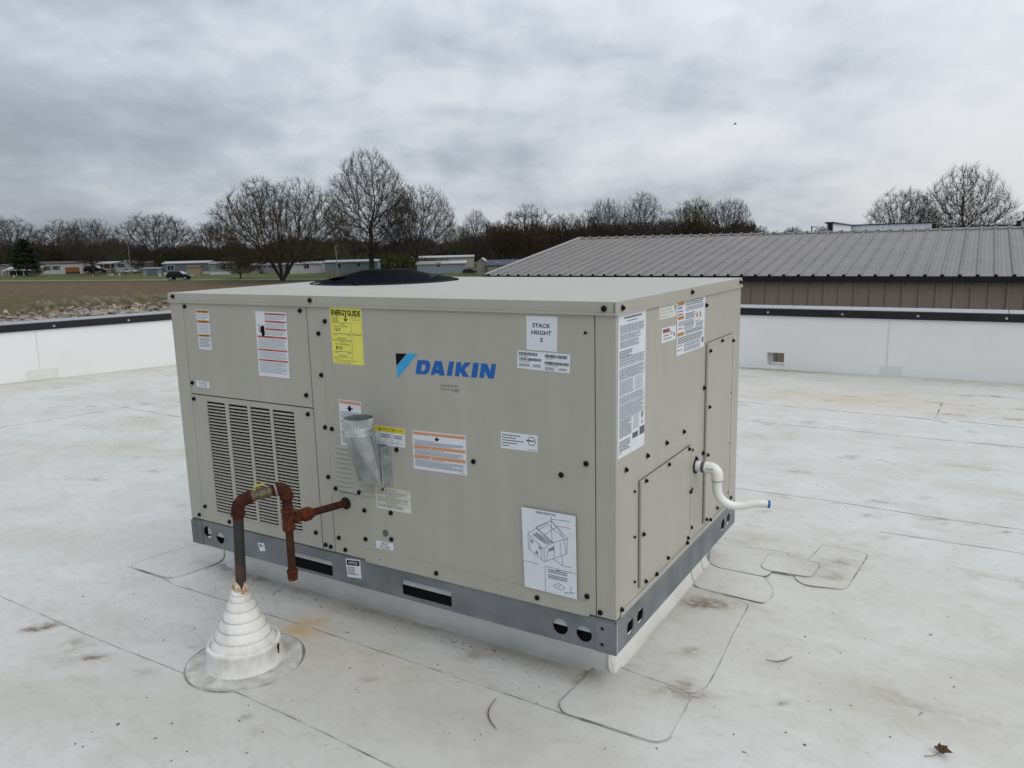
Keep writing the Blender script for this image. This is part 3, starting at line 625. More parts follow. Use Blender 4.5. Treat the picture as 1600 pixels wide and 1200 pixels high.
# ================================================================== curb
UD, UL = 1.2753, 1.95
def curb():
    x0, x1, y0, y1 = -1.90, -.078, .146, 1.130
    cx, cy = (x0+x1)/2, (y0+y1)/2; rings = []
    prof = [(.036, -.004), (.030, .0015), (.021, .0045), (.013, .009), (.007, .016), (.003, .026), (.001, .040), (0, .072), (0, .158)]
    n = 5
    for off, z in prof:
        pts = []
        for (sx, sy, a0) in ((1, 1, 0), (-1, 1, 90), (-1, -1, 180), (1, -1, 270)):
            r_ = .012+off*.8; hx = (x1-x0)/2+off-r_; hy = (y1-y0)/2+off-r_
            for k in range(n+1):
                a = math.radians(a0+90*k/n); pts.append((cx+sx*hx+r_*math.cos(a), cy+sy*hy+r_*math.sin(a), z))
        # subdivide the long sides for gentle waves
        dense = []
        for a, b_ in zip(pts, pts[1:]+pts[:1]):
            m_ = 24 if math.dist(a, b_) > .3 else 1
            for k in range(m_):
                t = k/m_; p = [a[i]+(b_[i]-a[i])*t for i in range(3)]
                w_ = (fbm(np.array([p[0]*1.0]), np.array([p[1]]), 6, 9)[0]-.5)*.008*min(1, off*40) if off > 0 else 0
                d = np.array([p[0]-cx, p[1]-cy]); d /= np.linalg.norm(d); dense.append((p[0]+d[0]*w_, p[1]+d[1]*w_, p[2]))
        rings.append(dense)
    m_ = len(rings[0]); vs = [p for r_ in rings for p in r_]; fs = []
    for i in range(len(rings)-1):
        for k in range(m_): fs.append((i*m_+k, i*m_+(k+1) % m_, (i+1)*m_+(k+1) % m_, (i+1)*m_+k))
    e_ = empty('roof_curb', (cx, cy, 0), 'white membrane-wrapped roof curb carrying the beige unit', 'curb')
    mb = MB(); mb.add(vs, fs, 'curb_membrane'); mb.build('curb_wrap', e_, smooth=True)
    # welded corner piece: a puckered fold at the near corner
    mb = MB(); cxn, cyn = -.081, .149; vs = []; fs = []
    n_ = 9
    for (off, z, w_) in ((-.006, .15, .007), (-.002, .11, .009), (.002, .07, .011), (.009, .035, .014), (.015, .015, .015), (.024, .006, .012), (.031, -.002, .008)):
        for k in range(n_):
            t = k/(n_-1)*2-1; q_ = off*(1-.30*abs(t)**2)+.0025*math.cos(t*9+z*30)*(1-abs(t)); a = (t*w_)
            # along the corner diagonal, with pleats
            vs.append((cxn+q_*.72+a*.70, cyn-q_*.72+a*.70, z+.0015))
    for i in range(6):
        for k in range(n_-1): fs.append((i*n_+k, i*n_+k+1, (i+1)*n_+k+1, (i+1)*n_+k))
    mb.add(vs, fs, 'curb_membrane')
    mb.build('corner_fold', e_, smooth=True)
    # vertical lap edges on the right face
    for yy in (.93, 1.06):
        mb = MB(); mb.tube([(x1+.0005, yy, .15), (x1+.001, yy, .08), (x1+.003, yy-.002, .035), (x1+.010, yy-.008, .013), (x1+.026, yy-.02, .005)], .0010, 'seam_dirt', 5); mb.build('lap_edge', e_)
curb()

# ================================================================== the packaged rooftop unit
ZB, ZF, ZL, ZT = .15, .2612, 1.1731, 1.2083
unit = empty('rooftop_unit', (-.975, .6375, ZB), 'large beige packaged rooftop air conditioner covered in warning stickers on a grey base rail', 'air conditioner')
def F(x, y, t=0.0):
    p = on_plane(x, y, 1, 0.0); return np.array([p[0], -t, p[2]])
def S(x, y, t=0.0):
    p = on_plane(x, y, 0, 0.0); return np.array([t, p[1], p[2]])
fmapF = lambda a, b_, t: (a, t, b_)
fmapS = lambda a, b_, t: (t, a, b_)
# base rail, front
def front_rail():
    X = lambda x, y: F(x, y)[0]; Z = lambda x, y: F(x, y)[2]
    holes = []
    for (px, py, r_) in ((324.5, 831.5, .0255), (344, 840.5, .0255), (875.5, 979, .0265), (912.5, 990.5, .0265)):
        c_ = F(px, py); holes.append(circ(c_[0], c_[2], r_))
    for (a, b_, c_, d_) in (((453, 861), (519.4, 878), (519.8, 900), (453, 884)), ((628.7, 906.5), (705.6, 923.4), (705.6, 948.5), (628.7, 928.4))):
        P = [F(*p) for p in (a, b_, c_, d_)]
        x0 = (P[0][0]+P[3][0])/2; x1 = (P[1][0]+P[2][0])/2; z1 = (P[0][2]+P[1][2])/2; z0 = (P[2][2]+P[3][2])/2
        holes.append(rrect(x0, z0, x1, z1, .004, 2))
    # bolt holes near the corners
    for p in ((308, 820), (310, 838), (941, 982), (941, 1007)):
        c_ = F(*p); holes.append(circ(c_[0], c_[2], .0062, n=12))
    mb = MB(); v, f = plate([(-UL, ZB), (0, ZB), (0, ZF-.006), (-UL, ZF-.006)], holes, 0.0, .0035, fmapF); mb.add(v, f, 'galvanized')
    # top lip folded back, an inner plate, and dark sheets for the shade behind the openings
    mb.add([(-UL, 0, ZF-.006), (0, 0, ZF-.006), (0, .012, ZF), (-UL, .012, ZF), (0, .05, ZF), (-UL, .05, ZF)], [(0, 1, 2, 3), (3, 2, 4, 5)], 'galvanized')
    r1 = mb.build('front_rail', unit)
    mb = MB(); mb.box((-UL+.095, .0050, ZF-.060), (-.05, .0058, ZF-.008), 'inner_zinc'); mb.build('inner_flange', unit)
    mb = MB(); mb.box((-UL+.095, .024, ZB-.004), (-.05, .026, ZF-.012), 'dark_inside'); mb.box((-UL+.02, .030, ZB+.030), (-UL+.094, .032, ZF-.012), 'dark_inside'); mb.build('rail_shade', unit)  # near-black sheets painting the shade inside the front rail
    # corner plates
    for (pa, pb) in (((298, 820), (316, 825)), ((931.5, 985), (966, 990))):
        a = F(*pa)[0]; b_ = F(*pb)[0]
        if pa[0] < 400: a = -UL-.002; hs = [circ(F(308, 820)[0], F(308, 820)[2], .0062, n=12), circ(F(310, 838)[0], F(310, 838)[2], .0062, n=12)]
        else: b_ = .002; hs = [circ(F(941, 982)[0], F(941, 982)[2], .0062, n=12), circ(F(941, 1007)[0], F(941, 1007)[2], .0062, n=12)]
        mb = MB(); v, f = plate([(a, ZB), (b_, ZB), (b_, ZF-.010), (a, ZF-.010)], hs, -.0028, -.0003, fmapF); mb.add(v, f, 'galvanized'); mb.build('corner_plate', unit)
    return r1
front_rail()
def side_rail():
    holes = []
    for (px, py) in ((985, 978.6), (1000.5, 961.5), (1129.6, 820.4), (1138, 811)):
        c_ = S(px, py); holes.append(circ(c_[1], c_[2], .0265))
    mb = MB(); v, f = plate([(0.0, ZB), (UD, ZB), (UD, ZF-.002), (0.0, ZF-.002)], holes, .0003, -.0035, fmapS); mb.add(v, f, 'galvanized')
    mb.box((-.05, .06, ZF-.006), (.0, UD, ZF-.0025), 'galvanized'); mb.build('side_rail', unit)
    mb = MB(); mb.box((-.0068, .03, ZF-.054), (-.0060, .5, ZF-.008), 'inner_zinc'); mb.build('inner_flange', unit)
    mb = MB(); mb.box((-.028, .02, ZB-.004), (-.026, UD-.02, ZF-.012), 'dark_inside'); mb.build('rail_shade', unit)  # near-black sheet in place of the shade inside the side rail
    mb = MB(); mb.box((-UL, .055, ZB), (-UL+.0035, UD, ZF-.002), 'galvanized'); mb.box((-UL, UD-.0035, ZB), (0, UD, ZF-.002), 'galvanized'); mb.build('rear_rail', unit)
    # zinc streak on the fold
    mb = MB(); mb.box((.0004, .004, ZB+.002), (.0010, .010, ZF-.014), 'inner_zinc'); mb.build('corner_fold', unit)
side_rail()
# inner body (dark seams show between the panels)
mb = MB(); mb.box((-UL+.012, .012, ZF-.004), (-.012, UD-.012, ZL), 'cabinet_paint'); mb.build('cabinet_frame', unit)
mb = MB(); mb.box((-UL+.008, .006, ZF+.001), (-.008, .011, ZL-.001), 'dark_inside'); mb.build('gap_shadow', unit)
XA = F(285, 476)[0]; XB = (F(478.5, 477)[0]+F(504, 852)[0])/2; XC = (F(929.4, 493)[0]+F(931, 961)[0])/2; ZM = .8012; XS = F(499.5, 480)[0]
g = .0022
def fpanel(name, x0, x1, z0, z1, t=0.0, holes=None, mat='cabinet_paint', bev=.0012, depth=.006):
    mb = MB()
    if holes: v, f = plate([(x0, z0), (x1, z0), (x1, z1), (x0, z1)], holes, t, t+depth, fmapF); mb.add(v, f, mat); return mb.build(name, unit)
    mb.box((x0, t, z0), (x1, t+depth, z1), mat); return mb.build(name, unit, bevel=bev)
lp = fpanel('corner_post', -UL+.002, XA-.0006, ZF+.0015, ZL)
cp = fpanel('control_panel', XA+.0012, XB-g, ZM+.0018, ZL, t=.0005)
# condenser panel with four louvre openings
cols = [(F(322.5, 627.5)[0], F(351, 630)[0]), (F(356, 631)[0], F(386, 635)[0]), (F(390, 635)[0], F(421, 639)[0]), (F(425, 640)[0], F(459, 645)[0])]
LZ1 = .7775; LZ0 = .3105
NL = 36; pitch = (LZ1-LZ0)/NL
holes = [rrect(a+.001, LZ0, b_-.001, LZ1, .003, 2) for a, b_ in cols]
cpn = fpanel('condenser_panel', XA+.0012, XB-g, ZF+.0015, ZM-.0022, t=.0005, holes=holes)
mb = MB(); mb.box((XA+.01, .0065, LZ0-.01), (XB-.01, .0072, LZ1+.01), 'dark_inside'); mb.build('dark_backing', unit)
# one pressed louvre, shared: open slot above, hooded lip below, rounded ends
def louver_mesh(w_):
    mb = MB(); prof = [(.0034, -.0052), (.0010, -.0058), (-.0014, -.0068), (-.0038, -.0084), (-.0048, -.0098), (-.0036, -.0106), (-.0002, -.0112), (.0014, -.0115)]
    n = 12; vs = []; fs = []
    for k in range(n+1):
        u_ = k/n; x = (u_-.5)*w_; e_ = min(1, math.sin(math.pi*min(max(u_*7, 0), 1)/2) if u_ < .5 else math.sin(math.pi*min(max((1-u_)*7, 0), 1)/2))
        for (dy, dz) in prof:
            vs.append((x, .0012+(dy-.0012)*e_ if dy < .0012 else dy, dz*(0.55+.45*e_)-.0108*(1-e_)*.45))
    m_ = len(prof)
    for k in range(n):
        for i in range(m_-1): fs.append((k*m_+i, (k+1)*m_+i, (k+1)*m_+i+1, k*m_+i+1))
    mb.add(vs, fs, 'cabinet_paint'); ob = mb.build('louver'); me_ = ob.data; bpy.data.objects.remove(ob); smooth_angle(me_, 60); return me_
for a, b_ in cols:
    lm = louver_mesh(b_-a-.002)
    for k in range(NL):
        place(lm, 'louver', cpn, ((a+b_)/2, .0005, LZ1-k*pitch-.0032), rot=(rnd.uniform(-.02, .02), 0, 0))
bp_ = fpanel('blower_panel', XB+g, XC-.0015, ZF+.0015, ZL, t=.0)
rp_ = fpanel('corner_post', XC+.0015, -.0006, ZF+.0015, ZL, t=.0)
# folds pressed in the blower panel: strip seam, faint ribs and the raised bottom flange
mb = MB(); xs_ = F(524, 857)[0]
mb.box((xs_-.0010, -.0006, ZF+.002), (xs_+.0010, .0004, F(521, 775)[2]), 'ink_mid'); mb.build('strip_seam', unit)
mb = MB(); mb.box((F(499.5, 480)[0]-.0008, -.0008, F(521, 775)[2]), (F(499.5, 480)[0]+.0020, .0004, ZL-.002), 'cabinet_paint'); mb.build('strip_fold', unit)
zr0 = F(570, 857)[2]; zr1 = F(921, 941)[2]; zr = (zr0+zr1)/2
mb = MB()
lx0, lx1 = F(570, 857)[0], F(922, 941)[0]
v, f = plate(rrect(lx0, ZF-.004, lx1, zr, .008, 4), [], -.0042, 0.001, fmapF); mb.add(v, f, 'cabinet_paint'); mb.build('bottom_flange', unit, bevel=.0018)
mb = MB(); v, f = plate(rrect(lx0+.02, ZF-.004, lx1-.012, zr-.010, .006, 3), [], -.0062, -.004, fmapF); mb.add(v, f, 'cabinet_paint'); mb.build('bottom_flange', unit, bevel=.0015)
# pressed closed louvres left of the flue hood
for (pa, pb, n_, yb) in (((521, 697), (549, 700), 10, (521, 762)), ((554, 706), (584, 710), 9, (556, 770))):
    a = F(*pa); b_ = F(*pb); zb_ = F(*yb)[2]
    for k in range(n_):
        z = a[2]+(zb_-a[2])*k/(n_-1); mb = MB()
        x0, x1 = a[0], b_[0]; n2_ = 8; vs = []; fs = []
        prof = [(.0005, .006), (-.0035, .0022), (-.0048, -.002), (-.0005, -.0048)]
        for i in range(n2_+1):
            u_ = i/n2_; e_ = min(1, 5*min(u_, 1-u_)); x = x0+(x1-x0)*u_
            for dy, dz in prof: vs.append((x, .0003+(dy-.0003)*e_, z+dz*(.4+.6*e_)))
        for i in range(n2_):
            for j in range(3): fs.append((i*4+j, i*4+j+1, (i+1)*4+j+1, (i+1)*4+j))
        mb.add(vs, fs, 'cabinet_paint'); mb.build('pressed_rib', bp_, smooth=True)
mb = MB(); a_ = F(531, 768); b_ = F(558, 772.5); mb.box((a_[0], -.0012, a_[2]-.0012), (b_[0], .0002, a_[2]+.0012), 'ink_mid'); mb.build('pressed_slot', bp_)
# side wall
mb = MB(); mb.box((-.006, .0008, ZF+.0015), (0.0, UD-.0005, ZL), 'cabinet_paint'); sw = mb.build('side_panel', unit, bevel=.0012)
mb = MB(); mb.box((-UL, .008, ZF+.0015), (-UL+.006, UD-.0005, ZL), 'cabinet_paint'); mb.box((-UL+.006, UD-.0065, ZF+.0015), (-.006, UD-.0005, ZL), 'cabinet_paint'); mb.build('rear_panel', unit)
def scover(name, y0, y1, z0, z1, dark_left=False):
    mb = MB(); mb.box((.0006, y0, z0), (.0075, y1, z1), 'cabinet_paint'); o_ = mb.build(name, unit, bevel=.0022)
    # hem around the edge
    mb = MB(); h = .008
    v, f = plate([(y0+.001, z0+.001), (y1-.001, z0+.001), (y1-.001, z1-.001), (y0+.001, z1-.001)], [[(y0+h, z0+h), (y1-h, z0+h), (y1-h, z1-h), (y0+h, z1-h)]], .0074, .0088, fmapS)
    mb.add(v, f, 'cabinet_paint'); mb.build('hem', o_)
    mb = MB(); v, f = plate([(y0-.003, z0-.003), (y1+.003, z0-.003), (y1+.003, z1+.003), (y0-.003, z1+.003)], [[(y0+.001, z0+.001), (y1-.001, z0+.001), (y1-.001, z1-.001), (y0+.001, z1-.001)]], .0002, .0012, fmapS)
    mb.add(v, f, 'ink_mid'); mb.build('gasket', o_)
    return o_
c1 = scover('access_cover', .171, .6531, .300, .6455); c2 = scover('access_cover', .817, 1.1535, .298, .9915)
# bottom flange of the side wall
mb = MB(); mb.box((.0005, .03, ZF-.001), (.004, UD-.01, ZF+.016), 'cabinet_paint'); mb.build('side_flange', unit, bevel=.0012)
# lid
mb = MB()
v, f = plate(rrect(-UL-.005, -.004, .004, UD+.004, .004, 3), [], ZL+.001, ZT, lambda a, b_, t: (a, b_, t)); mb.add(v, f, 'cabinet_paint'); lid = mb.build('top_cover', unit, bevel=.0045)
mb = MB(); o1 = rrect(-UL-.0085, -.0075, .0075, UD+.0075, .006, 3); i1 = rrect(-UL+.002, .003, -.003, UD-.003, .004, 3)
v, f = plate(o1, [i1], ZL-.0025, ZL+.0045, lambda a, b_, t: (a, b_, t)); mb.add(v, f, 'cabinet_paint'); mb.build('hem', lid, bevel=.0016)
mb = MB(); mb.box((-.0052, -.0052, ZL+.004), (-.0028, -.0036, ZT-.003), 'ink_mid'); mb.build('corner_slit', lid)
# screws with black washers
def screw_mesh(sc):
    mb = MB(); mb.lathe((0, 0, 0), (0, -1, 0), [(0, .0092*sc), (.0022, .0092*sc), (.0032, .0080*sc)], 'black_rubber', 16)
    mb.lathe((0, -.0028, 0), (0, -1, 0), [(0, .0058*sc), (.0055*sc, .0056*sc), (.0062*sc, .0044*sc)], 'ink_black', 6)
    ob = mb.build('screw'); me_ = ob.data; bpy.data.objects.remove(ob); return me_
SM = screw_mesh(.94); SMs = screw_mesh(.5); SMm = screw_mesh(.82)
def screwF(x, y, t=.0005, m_=None):
    p = F(x, y); place(m_ or SM, 'screw', unit, (p[0], -t, p[2]), rot=(0, rnd.uniform(0, 6), 0))
def screwS(x, y, t=.0003, m_=None):
    p = S(x, y); place(m_ or SM, 'screw', unit, (t, p[1], p[2]), rot=(0, rnd.uniform(0, 6), math.pi/2))
for p in ((272, 463), (486, 469), (945, 482)): screwF(*p, t=.0055)
for p in ((289, 479), (469, 485.5), (508, 502), (498, 521), (502.5, 586), (301, 598), (303.5, 623), (479, 617.5), (481.5, 647), (508.5, 667.5), (519, 670), (620, 702.5),
          (513.4, 745), (525, 763), (561.5, 769.4), (569.8, 797.4), (611, 801.3), (494, 832), (530, 840), (571.7, 842), (612, 842.5), (509.5, 851), (517.5, 854), (540, 859),
          (740, 721), (877, 742), (916, 724.5), (321, 791), (312, 804), (359, 815), (917.5, 931.6), (938, 957)): screwF(*p)
for p in ((683.7, 894.4), (841, 932.5)): screwF(*p, t=.0065)
for p in ((596, 873), (915, 520)): screwF(*p, m_=SMs)
for p in ((970, 481), (1079, 456.5), (1154.5, 441)): screwS(*p, t=.0045)
for p in ((1041, 692), (1011, 712), (1068, 674.5), (977.5, 734), (1080, 703), (1087, 716), (1097.5, 708), (1079, 764), (1141, 777.5), (1109, 812), (1079, 824), (1073, 848), (1025, 897),
          (1139.7, 613), (1137.5, 692), (1134.5, 769), (1099.4, 606), (1103, 477), (970.5, 952.5)): screwS(*p)
for p in ((1005, 750.5), (1041, 725), (1072.5, 701), (1075, 768), (1071, 840), (1039.5, 871), (1004.5, 907.5), (1001, 834), (1117, 793), (1100, 811), (1124.5, 532), (1142, 532), (1106, 548), (1104.6, 635.6), (1102, 710.5)): screwS(*p, t=.0088, m_=SMm)
for p in ((991, 768), (991, 839), (991, 909)): screwS(*p, m_=SMs)
# knock-out plug
p = F(602.5, 833); mb = MB(); mb.lathe(p, (0, -1, 0), [(0, .0125), (.002, .0125), (.003, .010), (.0022, .008), (.0012, .002)], 'ink_mid', 20, cap=False); mb.build('knockout_plug', unit)
# grommet of the gas inlet
PG = F(541, 786); mb = MB(); mb.lathe(PG, (0, -1, 0), [(-.002, .022), (.004, .0225), (.008, .020), (.009, .016), (.004, .014)], 'black_rubber', 28, cap=False); mb.build('grommet', unit, smooth=True)

# fan guard
FC = np.array([-1.5485, .8624]); FR = .335
def fz(r_):
    t = r_/FR
    return ZT+.004+.050*(1-((t-.34)/.66)**.85) if t > .34 else ZT+.054+.003*(1-t/.34)
mb = MB(); mb.lathe((FC[0], FC[1], ZT), (0, 0, 1), [(0, FR+.012), (.004, FR+.008), (.006, FR-.004), (.003, FR-.03)], 'black_wire', 48, cap=False); fan = mb.build('fan_guard', unit, smooth=True)
mb = MB()
for k in range(26):
    r_ = FR*(k+1)/26; n = 56
    mb.tube([(FC[0]+r_*math.cos(2*math.pi*j/n), FC[1]+r_*math.sin(2*math.pi*j/n), fz(r_)) for j in range(n+1)], .0019, 'black_wire', 4, cap=False)
mb.build('wire_rings', fan)
for k in range(16):
    a = 2*math.pi*k/16+.1; mb = MB(); mb.tube([(FC[0]+r_*math.cos(a), FC[1]+r_*math.sin(a), fz(r_)-.003) for r_ in np.linspace(.02, FR+.004, 9)], .0024, 'black_wire', 5); mb.build('guard_spoke', fan)
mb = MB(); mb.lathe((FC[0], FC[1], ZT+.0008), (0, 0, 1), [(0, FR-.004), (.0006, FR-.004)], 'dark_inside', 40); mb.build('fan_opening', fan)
mb = MB(); mb.lathe((FC[0], FC[1], ZT+.004), (0, 0, 1), [(0, .07), (.03, .07), (.045, .05)], 'black_wire', 24)
for k in range(3):
    a = k*2.094; ca2, sa2 = math.cos(a), math.sin(a); vs = []
    for r_ in (.06, .16, .27):
        for s_ in (-1, 1):
            w_ = .05+.12*r_; vs.append((FC[0]+r_*ca2-s_*w_*sa2, FC[1]+r_*sa2+s_*w_*ca2, ZT+.018+s_*.012))
    mb.add(vs, [(0, 1, 3, 2), (2, 3, 5, 4)], 'black_wire')
mb.build('fan_blades', fan)
for a in (.35, 1.9, 3.5, 5.05, 4.3):
    mb = MB(); mb.box((FC[0]+FR*math.cos(a)-.012, FC[1]+FR*math.sin(a)-.012, ZT+.001), (FC[0]+FR*math.cos(a)+.012, FC[1]+FR*math.sin(a)+.012, ZT+.009), 'hub_metal' if a == 4.3 else 'black_wire'); mb.build('guard_clip', fan)

# flue hood: square mouth on the panel, round crimped collar above
def hood():
    x0, x1 = -.9500, -.8480; z0, z1 = .567, .690
    d0 = .040; n = 24
    cc = np.array([-.8790, -.1000, .760]); R_ = .0505
    mb = MB(); vs = []; fs = []
    base_c = [(x1, -d0, z0), (x0, -d0, z0), (x0, -d0, z1), (x1, -d0, z1)]          # outer-bottom right, left, top left, right
    wall_c = [(x1, 0, z0), (x0, 0, z0), (x0, 0, z1), (x1, 0, z1)]
    q = 7; ring = []
    # circle points start towards +X/outer, run round by the outer side to -X, then along the wall side
    angs = [math.radians(-a) for a in np.linspace(0, 360, 4*q+1)[:-1]]
    ring = [(cc[0]+R_*math.cos(a), cc[1]+R_*math.sin(a), cc[2]) for a in angs]     # 0:+X, q:-Y(outer), 2q:-X, 3q:+Y(wall)
    vs = base_c+wall_c+ring; o = 8
    def rp_(k): return o+(k % (4*q))
    for k in range(q): fs.append((0, rp_(k), rp_(k+1)))                            # corner fans
    for k in range(q, 2*q): fs.append((1, rp_(k), rp_(k+1)))
    for k in range(2*q, 3*q): fs.append((2, rp_(k), rp_(k+1)))
    for k in range(3*q, 4*q): fs.append((3, rp_(k), rp_(k+1)))
    for a, b2_ in ((0, 1), (1, 2), (2, 3), (3, 0)): fs.append((a, b2_, 4+b2_, 4+a))
    for (a, b2_, c2_) in ((0, 1, rp_(q)), (1, 2, rp_(2*q)), (2, 3, rp_(3*q)), (3, 0, rp_(0))):   # flat triangles with their own corners: crisp creases
        k0 = len(vs); vs += [vs[a], vs[b2_], vs[c2_]]; fs.append((k0, k0+1, k0+2))
    mb.add(vs, fs, 'bright_galvanized'); h = mb.build('flue_hood', unit)
    smooth_angle(h.data, 16)
    # collar with a bead and crimped upper part
    mb = MB(); n2_ = 72; vs = []; fs = []
    prof = [(0, R_, 0), (.002, R_+.0035, 0), (.006, R_+.0035, 0), (.008, R_, 0), (.024, R_, .0), (.030, R_-.0006, .0011), (.058, R_-.001, .0017)]
    prof += [(t, r_-.0016, c_) for t, r_, c_ in prof[::-1]]
    for (t, r_, cr_) in prof:
        for k in range(n2_):
            a = 2*math.pi*k/n2_; rr_ = r_+(cr_ if k % 2 else -cr_); vs.append((cc[0]+rr_*math.cos(a), cc[1]+rr_*math.sin(a), cc[2]+t))
    for i in range(len(prof)-1):
        for k in range(n2_): fs.append((i*n2_+k, i*n2_+(k+1) % n2_, (i+1)*n2_+(k+1) % n2_, (i+1)*n2_+k))
    mb.add(vs, fs, 'bright_galvanized'); co = mb.build('collar', h)
    # folded side flanges with a seam, screws
    mb = MB()
    mb.box((x1+.0005, -.036, z0+.004), (x1+.0022, .0, z1+.012), 'bright_galvanized'); mb.box((x1+.0022, -.0035, z0-.006), (x1+.016, -.0008, z1+.008), 'bright_galvanized')
    mb.tube([(x1+.003, -.036, z0-.004), (x1+.003, -.036, z1+.008)], .0022, 'bright_galvanized', 8); mb.box((x0-.016, -.0035, z0-.006), (x0-.001, -.0008, z1+.008), 'bright_galvanized')
    mb.box((x0, -.0032, z1+.001), (x1, -.0008, z1+.016), 'bright_galvanized'); mb.build('mounting_flange', h, bevel=.0006)
    mb = MB(); mb.tube([(x1+.003, -.035, z0-.001), (x1+.003, -.037, z0-.012), (x1-.003, -.034, z0-.017), (x1-.012, -.030, z0-.014)], .0024, 'black_rubber', 8); mb.build('hook', h)
    mb = MB(); mb.lathe((x1+.010, -.004, z1-.010), (0, -1, 0), [(0, .005), (.003, .004)], 'steel_screw', 8); mb.build('screw', h)
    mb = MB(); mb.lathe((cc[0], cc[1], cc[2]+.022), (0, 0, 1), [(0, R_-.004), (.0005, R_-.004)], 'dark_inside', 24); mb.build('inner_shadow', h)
hood()

# ------------------------------------------------------------------ printed labels
def label(face, corners, items, name='label', base='label_white', parent=unit, off=.0, lab=None):
    fc = F if face == 'F' else S
    C4 = [fc(*c_) for c_ in corners]
    nrm = np.array([0, -1.0, 0]) if face == 'F' else np.array([1.0, 0, 0])
    def P(u_, v_, k): return (C4[0]*(1-u_)*(1-v_)+C4[1]*u_*(1-v_)+C4[2]*u_*v_+C4[3]*(1-u_)*v_)+nrm*(off+.0004+.00022*k)
    mb = MB(); mb.add([P(0, 0, 0), P(1, 0, 0), P(1, 1, 0), P(0, 1, 0)], [(0, 3, 2, 1)], base)
    W_ = np.linalg.norm(C4[1]-C4[0]); H_ = np.linalg.norm(C4[3]-C4[0])
    lr = random.Random(len(items)*7+int(corners[0][0]))
    for it in items:
        k = it[0]
        if k == 'r': _, a, b_, c_, d_, m_ = it; mb.add([P(a, b_, 1), P(c_, b_, 1), P(c_, d_, 1), P(a, d_, 1)], [(0, 3, 2, 1)], m_)
        elif k == 't':
            _, s_, a, b_, c_, d_, m_ = it[:7]; vs, fs = text_shape(s_, it[7] if len(it) > 7 else 0)
            mb.add([P(a+x*(c_-a), d_-y*(d_-b_), 2) for x, y in vs], fs, m_)
        elif k == 'm':   # lines of print too small to read
            _, a, b_, c_, d_, n_, m_ = it; lh = (d_-b_)/n_
            for i in range(n_):
                x = a; end = c_-(lr.random()*.25*(c_-a) if i % 4 == 3 else lr.random()*.04*(c_-a))
                while x < end:
                    w_ = (.0025+.008*lr.random())/W_; x2 = min(x+w_, end); y0_ = b_+i*lh+lh*.18; y1_ = y0_+lh*.50
                    mb.add([P(x, y0_, 2), P(x2, y0_, 2), P(x2, y1_, 2), P(x, y1_, 2)], [(0, 3, 2, 1)], m_); x = x2+.0014/W_
        elif k == 'p': _, pts, m_ = it; mb.add([P(u_, v_, 2) for u_, v_ in pts], [tuple(range(len(pts)))], m_)
        elif k == 'l':
            _, pts, w_, m_ = it
            for (a, b_), (c_, d_) in zip(pts[:-1], pts[1:]):
                dx, dy = (c_-a)*W_, (d_-b_)*H_; l_ = math.hypot(dx, dy) or 1; ox, oy = -dy/l_*w_/2/W_, dx/l_*w_/2/H_
                mb.add([P(a+ox, b_+oy, 3), P(c_+ox, d_+oy, 3), P(c_-ox, d_-oy, 3), P(a-ox, b_-oy, 3)], [(0, 1, 2, 3)], m_)
        elif k == 'b':   # bar code
            _, a, b_, c_, d_, m_ = it; x = a
            while x < c_:
                w_ = lr.choice((.0008, .0012, .002))/W_; x2 = min(x+w_, c_); mb.add([P(x, b_, 2), P(x2, b_, 2), P(x2, d_, 2), P(x, d_, 2)], [(0, 3, 2, 1)], m_); x = x2+lr.choice((.0008, .001, .0018))/W_
    return mb.build(name, parent, label=lab, fixn=False)
TRI = lambda cx, cy, s_, r_: [(cx-s_, cy+s_*r_), (cx, cy-s_*r_), (cx+s_, cy+s_*r_)]
FIG = [(.34, .55), (.42, .35), (.46, .30), (.44, .12), (.5, .02), (.56, .12), (.54, .30), (.60, .35), (.68, .55), (.62, .62), (.57, .52), (.57, .95), (.43, .95), (.43, .52), (.38, .62)]
def fig(a, b_, c_, d_): return [(a+(u_-.3)/.42*(c_-a), b_+v_*(d_-b_)) for u_, v_ in FIG]
G = 'ink_grey'; G2 = 'ink_light'
it = []
for b_, d_ in ((.02, .085), (.27, .335), (.62, .68)): it += [('r', .03, b_, .97, d_, 'ink_orange'), ('t', 'CAUTION', .35, b_+.012, .8, d_-.012, 'ink_black'), ('p', TRI(.25, (b_+d_)/2, .05, .32), 'ink_black')]
it += [('m', .08, .10, .92, .25, 4, G2), ('m', .08, .35, .92, .60, 7, G2), ('m', .08, .70, .92, .95, 7, G)]
label('F', [(305.5, 483), (326, 484), (331.5, 546.7), (312, 545.5)], it, 'caution_label')
it = []
for a, b_, d_ in ((.30, .020, .045), (.30, .135, .160), (.30, .252, .277), (.03, .372, .400), (.03, .575, .600), (.03, .735, .760)):
    it += [('r', a, b_, .97, d_, 'ink_red'), ('t', 'WARNING', a+.25, b_+.004, a+.48, d_-.004, 'ink_black'), ('p', TRI(a+.20, (b_+d_)/2, .02, .45), 'ink_black')]
it += [('m', .30, .055, .95, .125, 4, G2), ('m', .30, .17, .95, .245, 4, G2), ('m', .30, .287, .93, .36, 4, G2), ('m', .05, .41, .95, .565, 9, G2), ('m', .05, .61, .95, .725, 7, G2), ('m', .05, .77, .95, .95, 9, G2),
       ('l', [(.07, .20), (.12, .22), (.13, .25), (.09, .27), (.10, .31), (.15, .31)], .0022, 'ink_mid'),
       ('p', [(.15, .24), (.18, .215), (.19, .235), (.215, .195), (.235, .225), (.26, .215), (.275, .25), (.275, .30), (.285, .335), (.26, .375), (.18, .375), (.165, .335), (.135, .30)], 'ink_black')]
label('F', [(398.6, 486), (447.3, 488.6), (453, 591.7), (405, 586.6)], it, 'warning_label')
K = 'ink_black'
